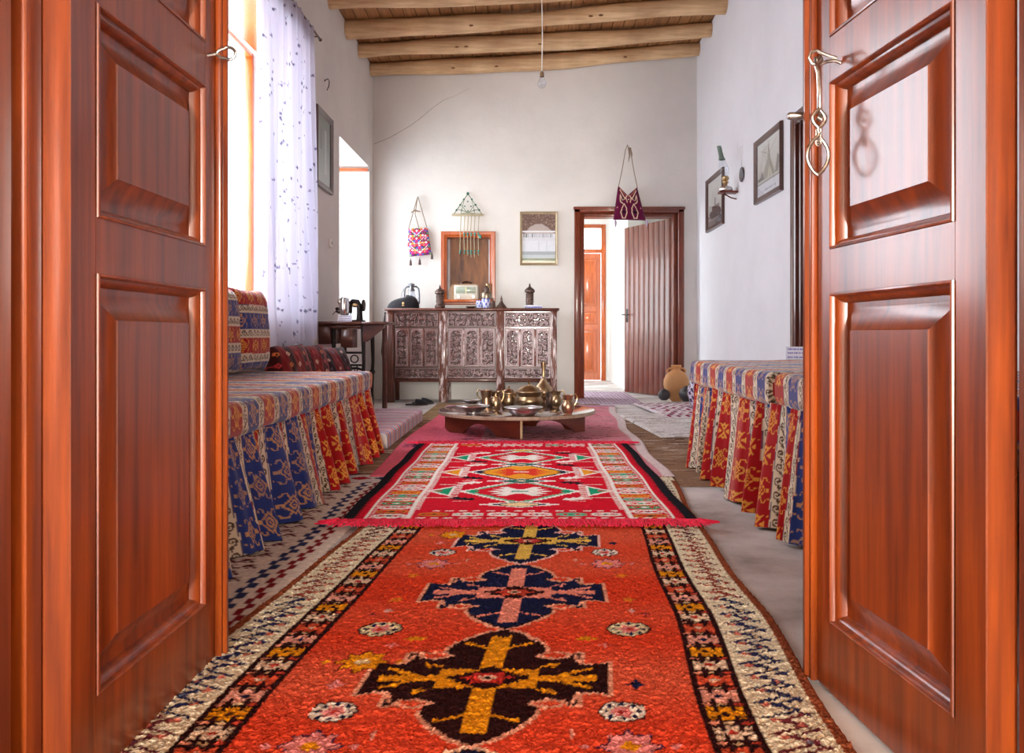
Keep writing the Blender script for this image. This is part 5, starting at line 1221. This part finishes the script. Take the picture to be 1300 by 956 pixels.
q = MB(); q.tube([(apex[0], .03, apex[2] + .014), (apex[0], -.012, apex[2] + .014)], .004, 6); q.build('nail', M['iron'], t)

# oil lamp on the right wall
yl = 7.18; t = thing('wall_oil_lamp', 'brass oil lamp with a leaning glass chimney on the right wall between the two prints', 'lamp', (XR, yl, 1.95))
q = MB(); q.box(-.16, -.05, -.012, -.002, .05, .006, .004); q.tube([(-.004, 0, -.06), (-.05, 0, -.05), (-.12, 0, -.012)], .006, 8); q.build('bracket_shelf', plain('dark_red_wood', (.14, .02, .012), .4), t)
q = MB(); q.lathe([(0, .006), (.050, .006), (.060, .014), (.062, .028), (.050, .044), (.020, .052), (.014, .060), (0, .060)], 24, (-.10, 0, 0)); q.build('reservoir', M['tin'], t)
q = MB(); q.lathe([(0, .060), (.018, .060), (.016, .075), (.026, .083), (.026, .092), (.016, .100), (.030, .112), (.030, .130), (.022, .140), (0, .140)], 22, (-.10, 0, 0)); q.ball((-.125, -.02, .105), .010, 6); q.build('burner', M['gold'], t)
ax = lambda z_: (-.10 - (z_ - .14) * .22, 0)
q = MB(); prof = [(.024, .140), (.038, .170), (.044, .205), (.036, .240), (.022, .275), (.018, .330), (.018, .395)]
for (r1, z1) in prof: pass
n_ = 22; V_ = []
for (r1, z1) in prof:
    for k in range(n_): a = 2 * PI * k / n_; V_.append((ax(z1)[0] + r1 * math.cos(a), r1 * math.sin(a), z1))
q.add(V_, [(i * n_ + k, i * n_ + (k + 1) % n_, (i + 1) * n_ + (k + 1) % n_, (i + 1) * n_ + k) for i in range(len(prof) - 1) for k in range(n_)]); q.build('glass_chimney', M['glass'], t)
q = MB(); V_ = []
for (r1, z1) in [(.0225, .283), (.030, .283), (.0215, .31), (.0195, .345), (.0195, .40), (.016, .404)]:
    for k in range(n_): a = 2 * PI * k / n_; V_.append((ax(z1)[0] + r1 * math.cos(a), r1 * math.sin(a), z1))
q.add(V_, [(i * n_ + k, i * n_ + (k + 1) % n_, (i + 1) * n_ + (k + 1) % n_, (i + 1) * n_ + k) for i in range(5) for k in range(n_)]); q.build('chimney_sleeve', plain('green_grey_sleeve', (.16, .22, .18), .6), t)
t = thing('hanging_mirror', 'small round metal disc hanging on two strings beside the wall oil lamp', 'disc', (XR - .012, 6.98, 1.98))
q = MB(); q.tube([(0, 0, .0), (-.012, 0, .0)], .001, 6); q = MB(); q.lathe([(0, -.006), (.060, -.006), (.064, 0), (.060, .006), (0, .006)], 26); q.v = [(p[2], p[0], p[1] + .085) for p in q.v]; q.build('disc', M['pewter'], t)
q = MB()
for s_ in (-.022, .022): q.tube([(0, s_ * .3, .148), (0, s_, .33)], .0018, 5)
q.build('string', M['white_cord'], t)
# hook on the left wall, socket marks
t = thing('iron_hook', 'small bent iron hook high on the left wall above the picture', 'hook', (XL, 6.80, 2.78))
q = MB(); q.tube([(-.002, 0, .03), (.03, 0, .045), (.04, 0, .02), (.035, 0, -.02), (.02, 0, -.05)], .004, 6); q.build('wire', M['iron'], t); q = MB(); q.ball((.001, 0, .03), .008, 6); q.build('plate', M['iron'], t)
t = thing('wall_socket', 'small white surface socket on the left wall under the picture', 'socket', (XL, 6.98, 1.48)); q = MB(); q.box(.0005, -.035, -.035, .018, .035, .035, .006); q.build('plate', M['cream'], t)
q = MB(); q.lathe([(0, 0), (.016, 0), (.016, .003), (0, .003)], 14); q.v = [(p[2] + .018, p[0], p[1]) for p in q.v]; q.build('socket_face', plain('grey_plastic', (.35, .34, .33), .5), t)

# bulb
yb_ = 5.5; zc_ = ztop(X(688, yb_)); t = thing('hanging_bulb', 'bare light bulb hanging on a long white cord from the ceiling', 'light bulb', (X(688, yb_), yb_, zc_))
zb_ = Z(92, yb_) - zc_
q = MB(); q.tube([(0, 0, 0), (.006, 0, zb_ * .3), (-.002, 0, zb_ * .5), (.003, 0, zb_ * .8), (0, 0, zb_)], .0035, 6); q.build('cord', M['white_cord'], t)
q = MB(); q.lathe([(0, zb_ + .01), (.006, zb_ + .008), (.014, zb_ - .004), (.015, zb_ - .03), (0, zb_ - .03)][::-1], 16); q.build('lamp_holder', plain('brown_holder', (.20, .12, .07), .4), t)
q = MB(); q.lathe([(.013, zb_ - .03), (.016, zb_ - .042), (.028, zb_ - .06), (.031, zb_ - .078), (.024, zb_ - .096), (.010, zb_ - .105), (.001, zb_ - .106)], 22); q.build('glass_bulb', M['glass'], t)

# =================================================================== SEWING TABLE
ys0, ys1 = 6.55, 7.12; zs_ = Z(410, ys0); xs0, xs1 = XL + .01, X(491, ys0)
cxs = -1.42; t = thing('sewing_table', 'dark treadle sewing table by the left wall in front of the carved cabinet', 'table', (cxs, (ys0 + ys1) / 2, 0)); yo = (ys0 + ys1) / 2
q = MB(); q.box(xs0 - cxs, ys0 - yo, zs_ - .012, X(458, ys0) - cxs, ys1 - yo, zs_ + .012, .004); q.build('tabletop', M['sew_wood'], t)
q = MB(); q.box(X(458.6, ys0) - cxs, ys0 - yo, zs_ - .012, xs1 - cxs, ys1 - yo, zs_ + .010, .004); q.build('drop_leaf', M['sew_wood'], t)
q = MB(); xl_ = X(459, ys0) - cxs; q.prism([(xl_, zs_ - .15), (xl_ + .03, zs_ - .15), (xs1 - cxs - .03, zs_ - .035), (xs1 - cxs - .03, zs_ - .013), (xl_, zs_ - .013)], 'y', ys0 - yo + .06, ys0 - yo + .10); q.build('leaf_bracket', M['sew_wood'], t)
q = MB(); q.box(X(403, ys0) - cxs, ys0 - yo + .03, zs_ - .17, X(418, ys0) - cxs, ys1 - yo - .05, zs_ - .012, .004); q.box(X(418, ys0) - cxs, ys0 - yo + .04, zs_ - .045, X(457, ys0) - cxs, ys1 - yo - .05, zs_ - .012, .004)
q.box(X(431, ys0) - cxs, ys0 - yo + .035, zs_ - .20, X(447, ys0) - cxs, ys0 - yo + .20, zs_ - .05, .006); q.build('drawer_box', M['sew_wood'], t)
for xx in (X(420, ys0), X(458, ys0)):
    for yy in (ys0 + .09, ys1 - .09):
        q = MB(); q.tube([(xx - cxs, yy - yo, zs_ - .02), (xx - cxs + .006, yy - yo, zs_ * .6), (xx - cxs - .008, yy - yo, .2), (xx - cxs, yy - yo, .014)], [.020, .014, .018, .022], 10); q.ball((xx - cxs, yy - yo, zs_ * .48), .026, 6); q.build('leg', M['iron'], t)
q = MB(); q.tube([(xs1 - cxs - .10, ys1 - yo - .1, .012), (xs1 - cxs - .10, ys1 - yo - .1, zs_ - .014)], .022, 8); q.build('leaf_leg', M['sew_wood'], t)
q = MB(); xa_, xb_ = X(420, ys0) - cxs, X(458, ys0) - cxs
for yy in (ys0 + .09 - yo,):
    zz1, zz0 = zs_ - .24, .12
    q.tube([(xa_, yy, zz1), (xb_, yy, zz1)], .010, 6); q.tube([(xa_, yy, zz1 - .10), (xb_, yy, zz1 - .10)], .010, 6); q.tube([(xa_, yy, zz0), (xb_, yy, zz0)], .012, 6)
    for k in range(1, 5): q.tube([(lerp(xa_, xb_, k / 5), yy, zz1 - .10), (lerp(xa_, xb_, k / 5), yy, zz0)], .006, 6)
    q.tube([(xa_, yy, zz0), (lerp(xa_, xb_, .5), yy, zz1 - .1), (xb_, yy, zz0)], .008, 6)
    for s_ in (-1, 1): q.tube([(lerp(xa_, xb_, .5) + s_ * (.05 + .03 * math.cos(a)), yy, zz1 - .05 + .03 * math.sin(a)) for a in np.linspace(0, 2 * PI, 16, endpoint=False)], .006, 6, closed=True)
q.build('iron_trestle', M['iron'], t)
q = MB(); q.tube([(lerp(xa_, xb_, .5) + .12 * math.cos(a), .06, .30 + .12 * math.sin(a)) for a in np.linspace(0, 2 * PI, 28, endpoint=False)], .010, 8, closed=True)
for k in range(4): a = PI * k / 4; q.tube([(lerp(xa_, xb_, .5) - .12 * math.cos(a), .06, .30 - .12 * math.sin(a)), (lerp(xa_, xb_, .5) + .12 * math.cos(a), .06, .30 + .12 * math.sin(a))], .005, 6)
q.build('drive_wheel', M['iron'], t)
q = MB(); q.box(xa_ + .03, -.06, .10, xb_ - .03, .12, .118, .004); q.build('treadle', M['iron'], t)
zt_s = zs_ + .012; y_ = 6.66
t = thing('chrome_pot', 'shiny chrome pot with a small spout knob on the sewing table', 'pot', (X(437, y_), y_, zt_s)); hs = 31 * y_ / F
q = MB(); q.lathe([(0, 0), (.030, 0), (.032, .006), (.026, .02), (.034, .05), (.042, hs * .45), (.044, hs * .75), (.036, hs * .95), (.02, hs), (0, hs)], 26); q.build('body', M['chrome'], t)
q = MB(); q.tube([(-.036, 0, hs * .35), (-.062, 0, hs * .42), (-.072, 0, hs * .40)], [.009, .008, .006], 8); q.ball((-.058, 0, hs * .52), .015, 8); q.tube([(-.07, 0, hs * .42), (-.095, 0, hs * .28)], .003, 6); q.build('tap', M['iron'], t)
q = MB(); q.ball((-.03, -.03, hs * .80), .017, 8, (1, .5, 1.3)); q.build('gauge', M['steel'], t)
t = thing('sewing_machine', 'small black hand-cranked sewing machine on the sewing table', 'sewing machine', (X(452, 6.75), 6.75, zt_s)); k_ = 6.75 / F
q = MB(); q.box(-.06, -.06, 0, .065, .07, .016, .004); q.build('bed', M['iron'], t)
q = MB(); q.tube([(.03, 0, .014), (.03, 0, .07), (.028, 0, .13), (.01, 0, .165), (-.03, 0, .168), (-.045, 0, .15)], [.028, .024, .024, .022, .020, .018], 12); q.tube([(-.045, 0, .165), (-.045, 0, .07)], [.018, .012], 10); q.tube([(-.045, 0, .07), (-.045, 0, .016)], .003, 6); q.build('arm', M['iron'], t)
q = MB(); q.lathe([(.012, -.008), (.046, -.008), (.050, 0), (.046, .008), (.012, .008)], 24); q.v = [(p[2] + .062, p[0], p[1] + .135) for p in q.v]; q.build('hand_wheel', M['iron'], t)
q = MB(); q.tube([(.068, 0, .135), (.085, -.01, .16), (.082, -.02, .10), (.088, -.02, .016)], .0035, 6); q.build('crank', M['steel'], t)
q = MB(); q.ball((-.005, -.022, .135), .020, 8, (1.3, .4, .9)); q.build('brass_plate', M['gold'], t)
t = thing('glass_jar', 'clear glass chimney jar standing behind the small sewing machine', 'jar', (X(447, 6.86), 6.86, zt_s)); q = MB(); q.lathe([(0, 0), (.032, 0), (.034, .01), (.034, .20), (.028, .222), (.024, .222), (.030, .198), (.030, .012), (0, .012)], 22); q.build('glass', M['glass'], t)
q = MB(); q.tube([(.027 * math.cos(a), .027 * math.sin(a), .223) for a in np.linspace(0, 2 * PI, 20, endpoint=False)], .0022, 6, closed=True); q.build('rim', M['glass'], t)
cardmesh('white card with blue writing standing in front of the chrome pot', 437.5, 6.58, zt_s + .001, .115, .052, 0, 4, ink=S(70, 80, 170))
cardmesh('white card with violet writing leaning on the right divan by the wall', 1012, 4.30, .570, .115, .085, math.radians(-18), 8, tint=S(226, 228, 240), ink=S(110, 104, 190), rx=-38)

# =================================================================== LOW ROUND TABLE
TX, TY, TZ, TR = -.088, 5.77, .176, .552
t = thing('round_low_table', 'low round dark wooden table on arched boards in the middle of the rugs', 'table', (TX, TY, 0))
q = MB(); q.lathe([(0, TZ - .004), (TR - .012, TZ - .004), (TR - .006, TZ - .001), (TR - .008, TZ), (0, TZ)], 72); q.build('tabletop', M['table_top'], t)
q = MB(); q.lathe([(TR - .02, TZ - .024), (TR - .002, TZ - .024), (TR, TZ - .020), (TR, TZ - .006), (TR - .004, TZ - .0015), (TR - .020, TZ - .0015), (TR - .02, TZ - .024)], 72)
q.lathe([(0, TZ - .023), (TR - .02, TZ - .023), (TR - .02, TZ - .0045), (0, TZ - .0045)], 72); q.build('table_edge', M['table_edge'], t)
def board(p0, p1, prof, nm='arched_board'):
    p0 = Vector((*p0, 0)); p1 = Vector((*p1, 0)); d = (p1 - p0); L = d.length; d.normalize(); nn = Vector((-d.y, d.x, 0)); q = MB()
    pts = [(f * L, z) for f, z in prof] + [(L, TZ - .026), (0, TZ - .026)]
    q.prism(pts, 'y', -.009, .009); q.v = [tuple(p0 + d * p[0] + nn * p[1] + Vector((0, 0, p[2]))) for p in q.v]; o = q.build(nm, M['table_leg'], t)
    e = MB(); ht = prof[-1][1]
    e.box(L - .001, -.0095, ht + .001, L + .0035, .0095, TZ - .027); e.v = [tuple(p0 + d * p[0] + nn * p[1] + Vector((0, 0, p[2]))) for p in e.v]; e.build('cut_end', M['cut_wood'], o)
zf = .018
arch_full = [(0, zf + .03), (.03, zf + .01), (.07, zf), (.25, zf)] + [(.25 + .45 * k / 12, zf + .075 * math.sin(PI * k / 12) ** .7) for k in range(13)] + [(.72, zf), (.9, zf), (1.0, zf)]
arch_half = [(0, zf)] + [(.06, zf), (.16, zf)] + [(.16 + .50 * (k / 12), zf + .106 * math.sin(PI / 2 * k / 12) ** .8) for k in range(13)] + [(1.0, TZ - .045)]
Rb = .50; c0 = (.035, -.42); cL = (-.50, .0); cR = (.475, .02); cBk = (-.02, .46)
board(cL, c0, arch_full); board(cR, c0, arch_half)
board(cL, cBk, arch_full); board(cR, cBk, arch_full)

# ---- vessels on the table
def at(px, py):
    y = (H - TZ) * F / (py - CY); return (X(px, y), y, TZ + .0004)
def vessel(name, label, cat, px, py, w_px, h_px, prof, mat, parts=(), group=None, n=30):
    loc = at(px, py); s = loc[1] / F; W_, Hh = w_px * s, h_px * s; t = thing(name, label, cat, loc, 0, group)
    q = MB(); q.lathe([(r * W_ / 2, z * Hh) for r, z in prof], n); q.build('body', mat, t); return t, W_, Hh
jug = [(0, 0), (.62, 0), (.66, .03), (.60, .06), (.80, .16), (.98, .32), (.98, .45), (.84, .60), (.68, .70), (.68, .74), (.72, .78), (.78, .92), (.90, 1.0), (.84, 1.0), (.70, .9), (.6, .75), (.5, .4), (0, .1)]
def jughandle(t, W_, Hh, sgn, mat, ang=0):
    q = MB(); P_ = [(sgn * W_ * .40, 0, Hh * .96), (sgn * W_ * .60, 0, Hh * 1.05), (sgn * W_ * .74, 0, Hh * .88), (sgn * W_ * .70, 0, Hh * .66), (sgn * W_ * .49, 0, Hh * .44)]
    q.tube([(p[0] * math.cos(ang), p[0] * math.sin(ang), p[2]) for p in P_], [.005, .006, .0055, .005, .005], 8); q.build('handle', mat, t)
    q = MB(); q.tube([(W_ * .335 * math.cos(a), W_ * .335 * math.sin(a), Hh * .72) for a in np.linspace(0, 2 * PI, 24, endpoint=False)], .003, 6, closed=True); q.build('neck_ring', mat, t)
t, W_, Hh = vessel('brass_jug', 'small bulbous brass jug left of the brass pots, behind the tin bowls', 'jug', 629.5, 522, 15, 25, jug, M['brass']); jughandle(t, W_, Hh, 1, M['gold'], .5)
t, W_, Hh = vessel('brass_jug', 'small brass jug standing nearest the right rim of the low table', 'jug', 721, 526.5, 17, 25, jug, M['copper']); jughandle(t, W_, Hh, 1, M['gold'], .3)
t, W_, Hh = vessel('brass_jug', 'small brass jug just right of the large lidded pot', 'jug', 706, 517.5, 15, 21, jug, M['brass']); jughandle(t, W_, Hh, 1, M['gold'], -.3)
mug = [(0, 0), (.80, 0), (.84, .04), (.80, .12), (.78, .45), (.74, .55), (.84, .66), (.96, .95), (1.0, 1.0), (.94, 1.0), (.78, .7), (.70, .4), (0, .1)]
t, W_, Hh = vessel('copper_mug', 'copper mug with a curved handle at the back left of the low table', 'mug', 617.5, 515.5, 16, 20, mug, M['copper']); jughandle(t, W_, Hh, -1, M['gold'], 0)
pot = [(0, 0), (.62, 0), (.70, .03), (.86, .15), (.95, .32), (.95, .48), (.86, .62), (.84, .68), (.90, .78), (.98, .90), (1.0, .95), (.96, .95), (.85, .8), (.78, .5), (0, .08)]
def lid(t, W_, z0, hL, mat, knob):
    q = MB(); q.lathe([(0, z0 + .002), (W_ * .50, z0), (W_ * .535, z0 + .003), (W_ * .53, z0 + .007), (W_ * .40, z0 + hL * .20), (W_ * .32, z0 + hL * .42), (W_ * .22, z0 + hL * .58), (W_ * .08, z0 + hL * .68), (0, z0 + hL * .68)], 32); q.build('lid', mat, t)
    q = MB(); q.lathe([(W_ * .05, z0 + hL * .66), (W_ * .035, z0 + hL * .74), (knob, z0 + hL * .82), (knob * 1.1, z0 + hL * .92), (knob * .5, z0 + hL), (0, z0 + hL)], 16); q.build('knob', mat, t)
t, W_, Hh = vessel('lidded_pot', 'largest brass pot with a domed lid in the middle of the low table', 'pot', 672, 516.5, 36, 19.5, pot, M['brass']); lid(t, W_, Hh * .95, .078, M['brass'], .010)
q = MB()
for s_ in (-1, 1): q.tube([(s_ * W_ * .46, 0, Hh * .82), (s_ * W_ * .56, 0, Hh * .88), (s_ * W_ * .58, .0, Hh * .72), (s_ * W_ * .48, 0, Hh * .62)], .005, 8)
q.build('handle', M['brass'], t)
t, W_, Hh = vessel('lidded_pot', 'smaller brass lidded bowl left of the largest brass pot', 'pot', 646, 514.5, 20, 15.5, [(0, 0), (.7, 0), (.86, .1), (.94, .35), (.90, .55), (.90, .6), (.98, .85), (1, .95), (.95, .95), (.8, .5), (0, .1)], M['brass']); lid(t, W_, Hh * .95, .056, M['copper'], .008)
ew = [(0, 0), (.55, 0), (.62, .03), (.55, .06), (.85, .14), (1.0, .24), (.98, .32), (.72, .42), (.42, .50), (.26, .58), (.20, .70), (.20, .84), (.28, .92), (.30, 1.0), (.24, 1.0), (.14, .8), (0, .6)]
t, W_, Hh = vessel('long_neck_bottle', 'tall long-necked brass bottle behind the largest pot', 'bottle', 690, 511.5, 25, 52, ew, M['brass'])
q = MB(); q.tube([(W_ * .12, 0, Hh * .62), (W_ * .10 * 1, 0, Hh * .62)], .002, 4); q = MB(); q.tube([(W_ * .12 * math.cos(a), W_ * .12 * math.sin(a), Hh * .62) for a in np.linspace(0, 2 * PI, 20, endpoint=False)], .005, 6, closed=True); q.build('neck_ring', M['tin'], t)
t, W_, Hh = vessel('dark_pot', 'dark blackened metal pot in the shadow behind the right-hand jugs', 'pot', 699, 514.8, 13, 17, pot, M['bronze'])
q = MB(); q.tube([(W_ * .49 * math.cos(a), W_ * .49 * math.sin(a), Hh * .95) for a in np.linspace(0, 2 * PI, 24, endpoint=False)], .003, 6, closed=True); q.build('rim', M['bronze'], t)
dish = [(0, 0), (.40, 0), (.42, .12), (.38, .18), (.52, .34), (.72, .62), (.80, .78), (.98, .90), (1.0, 1.0), (.96, 1.0), (.76, .86), (.6, .6), (.3, .34), (0, .3)]
def rimmed(t, W_, Hh):
    q = MB(); q.tube([(W_ * .49 * math.cos(a), W_ * .49 * math.sin(a), Hh * .99) for a in np.linspace(0, 2 * PI, 32, endpoint=False)], .0028, 6, closed=True); q.build('rim', M['tin'], t)
t, W_, Hh = vessel('tin_bowl', 'tinned footed bowl near the left front rim of the low table', 'bowl', 600.5, 526, 43, 11, dish, M['tin']); rimmed(t, W_, Hh)
plate = [(0, 0), (.52, 0), (.56, .06), (.74, .40), (.80, .74), (.98, .92), (1.0, 1.0), (.95, 1.0), (.76, .84), (.68, .5), (.5, .2), (0, .16)]
t, W_, Hh = vessel('tin_plate', 'wide tinned plate at the front edge of the low table before the large pot', 'plate', 664.5, 527.5, 50, 10.5, plate, M['tin']); rimmed(t, W_, Hh)
t, W_, Hh = vessel('tin_bowl', 'small tinned dish behind the footed bowl on the left of the low table', 'bowl', 599, 515.5, 22, 7.5, dish, M['tin']); rimmed(t, W_, Hh)

# =================================================================== floor items at the back right
def atf(px, py, h=0.0): y = (H - h) * F / (py - CY); return X(px, y), y
x_, y_ = 1.57, 8.62
t = thing('clay_amphora', 'orange clay amphora with two small handles right of the back door', 'amphora', (X(858.5, 8.60), 8.60, .003))
s_ = 8.60 / F; q = MB(); hh = 46 * s_
q.lathe([(0, 0), (.05, 0), (.075, .03), (.115, .10), (.132, .17), (.130, .22), (.105, .275), (.060, .310), (.040, .325), (.040, .345), (.052, .352), (.056, .362), (.050, .372), (.040, .372), (.030, .34), (0, .33)], 36); q.v = [(p[0], p[1], p[2] * hh / .372) for p in q.v]; q.build('body', M['clay'], t)
for sg in (-1, 1): q = MB(); q.tube([(sg * .038, 0, hh * .91), (sg * .075, 0, hh * .90), (sg * .095, 0, hh * .84), (sg * .088, 0, hh * .76)], .011, 8); q.build('handle', M['clay'], t)
for (px, y, r_b, lb) in ((843, 8.50, .062, 'small dark round pot on the floor left of the clay amphora'), (872, 8.36, .082, 'larger dark round pot on the floor right of the clay amphora')):
    t = thing('round_pot', lb, 'pot', (X(px, y), y, .022)); q = MB(); q.lathe([(0, 0), (r_b * .5, 0), (r_b * .86, r_b * .35), (r_b, r_b * .85), (r_b * .88, r_b * 1.35), (r_b * .5, r_b * 1.72), (r_b * .2, r_b * 1.78), (0, r_b * 1.76)], 28); q.build('body', M['dark_clay'], t)
    q = MB(); q.tube([(r_b * .22 * math.cos(a), r_b * .22 * math.sin(a), r_b * 1.80) for a in np.linspace(0, 2 * PI, 18, endpoint=False)], .006, 6, closed=True); q.build('rim', M['dark_clay'], t)
# patterned vase right of pots
na, nz = 70, 50; A_, Zz = np.meshgrid(np.linspace(0, 2 * PI, na), np.linspace(0, 1, nz), indexing='ij'); rr = .085 * (.55 + .5 * np.sin(Zz * PI * .92 + .1)) * (1 + .05 * np.sin(A_ * 7 + Zz * 9))
yv = 7.3; P_ = np.stack([rr * np.cos(A_), rr * np.sin(A_), Zz * .27], 2); col = np.zeros(P_.shape); col[:] = S(196, 186, 206); k = np.sin(A_ * 8 + 3 * Zz) * np.sin(Zz * 26 + 2 * np.sin(A_ * 3)) > .1; col[k] = S(72, 52, 88)
V_, F_, c_ = gridmesh(P_, col); t = thing('patterned_vase', 'violet and white patterned vase at the foot of the right divan, beyond its far end', 'vase', (X(886, yv), yv, .05)); raw('body', V_, F_, blue, t, None, True, c_)
q = MB(); q.lathe([(0, .262), (.036, .262), (.044, .268), (.044, .276), (.03, .280), (0, .28)], 20); q.build('rim', blue if False else plain('violet_glaze', S(90, 70, 110), .3), t)
q = MB(); q.lathe([(0, -.012), (.05, -.012), (.052, .004), (0, .004)], 20); q.build('foot', plain('violet_glaze_foot', S(90, 70, 110), .3), t)
# slippers
for (px, py, r_, lb) in ((529, 515, .3, 'black slipper on the mat by the low striped mattress, left of the pair'), (537, 513.5, -.2, 'black slipper on the mat by the low striped mattress, right of the pair')):
    x_, y_ = atf(px, py); t = thing('slipper', lb, 'slipper', (x_, y_, .006), r_, None); q = MB()
    V_ = []
    for k in range(13):
        f = k / 12; w_ = .036 * (math.sin(PI * (.08 + f * .84)) ** .5) * (1 - .2 * abs(f - .3)); V_.append((f * .22 - .11, w_))
    poly = V_ + [(p[0], -p[1]) for p in V_[::-1]]; q.prism(poly, 'z', 0, .014); q.build('sole', M['iron'], t)
    q = MB(); n_ = 12; VV = []
    for i in range(8):
        f = i / 7; xx = -.01 + f * .115; w_ = .036 * (1 - f ** 3 * .75); hgt_ = .050 * (1 - f ** 2 * .7)
        for k in range(n_): a = PI * k / (n_ - 1); VV.append((xx, w_ * math.cos(a), .012 + hgt_ * math.sin(a)))
    q.add(VV, [(i * n_ + k, i * n_ + k + 1, (i + 1) * n_ + k + 1, (i + 1) * n_ + k) for i in range(7) for k in range(n_ - 1)]); q.build('upper', M['black_cloth'], t)

# =================================================================== LIGHT
w = MB(); w.box(-1.75, -6.75, 0, -.55, -6.6, 3.0); w.box(.55, -6.75, 0, 1.75, -6.6, 3.0); w.box(-.55, -6.75, 2.45, .55, -6.6, 3.0); struct('wall_added_rear', w, M['plaster'])  # added rear wall, its gap narrows the light reaching the doors
# unseen enclosure added around the camera to hold light off the door faces
w = MB(); w.box(-1.75, -6.6, 0, -1.6, YF - .28, 3.0); struct('wall_added_left', w, M['plaster'])
w = MB(); w.box(1.6, -6.6, 0, 1.75, YF - .28, 3.0); struct('wall_added_right', w, M['plaster'])
w = MB(); w.box(-1.75, -6.6, 2.9, 1.75, YF - .28, 3.0); struct('ceiling_added', w, M['plank'])
wd = bpy.data.worlds.new('world'); bpy.context.scene.world = wd; wd.use_nodes = True
bg = wd.node_tree.nodes['Background']; bg.inputs[0].default_value = (.90, .95, 1.0, 1); bg.inputs[1].default_value = 5.0
def area(name, loc, rot, sx, sy, e, c_=(1, 1, 1)):
    l = bpy.data.lights.new(name, 'AREA'); l.shape = 'RECTANGLE'; l.size = sx; l.size_y = sy; l.energy = e; l.color = c_
    o = bpy.data.objects.new(name, l); C.objects.link(o); o.location = loc; o.rotation_euler = rot; return o
area('daylight_left_window', (XL - TH - .35, (W1[0] + W1[1]) / 2, 1.95), (0, math.radians(-90), 0), 2.2, 2.3, 125, (1, .98, .97))
area('daylight_far_window', (XL - TH - .35, (W2[0] + W2[1]) / 2, 1.7), (0, math.radians(-90), 0), 1.8, 1.4, 28, (1, .98, .95))
area('added_entrance_light', (0, -6.9, 1.25), (math.radians(90), 0, 0), .9, 2.2, 720, (1, .93, .84))  # area lamp added past the rear gap, shaped to light the door edges
# =================================================================== CAMERA
cd = bpy.data.cameras.new('camera'); co = bpy.data.objects.new('camera', cd); C.objects.link(co); bpy.context.scene.camera = co
co.location = (0, 0, H); co.rotation_euler = (PI / 2, 0, 0); cd.sensor_width = 36; cd.lens = F / 1300 * 36; cd.shift_x = -22 / 1300; cd.shift_y = -53 / 1300; cd.clip_start = .05
sc = bpy.context.scene
sc.view_settings.view_transform = 'Standard'; sc.view_settings.look = 'None'; sc.view_settings.gamma = 1; sc.view_settings.use_curve_mapping = False
sc.view_settings.exposure = 0.55
sc.cycles.max_bounces = 10; sc.cycles.diffuse_bounces = 6; sc.cycles.transparent_max_bounces = 12; sc.cycles.sample_clamp_indirect = 8
GR_ = {'cushion': 'cushions on and beside the divans', 'brass_jug': 'small brass jugs on the low table', 'filigree_lantern': 'filigree lanterns over the carved cabinet',
       'round_pot': 'dark round pots by the clay amphora', 'slipper': 'pair of slippers on the mat', 'tin_bowl': 'tinned bowls on the low table', 'blue_cup': 'blue and white cups on the cabinet',
       'lidded_pot': 'lidded brass pots on the low table', 'divan': 'divans along the side walls', 'embroidered_bag': 'embroidered bags on the back wall'}
for o in bpy.data.objects:
    b_ = o.name.split('.')[0]
    if o.parent is None and b_ in GR_ and 'label' in o.keys() and 'group' not in o.keys(): o['group'] = GR_[b_]
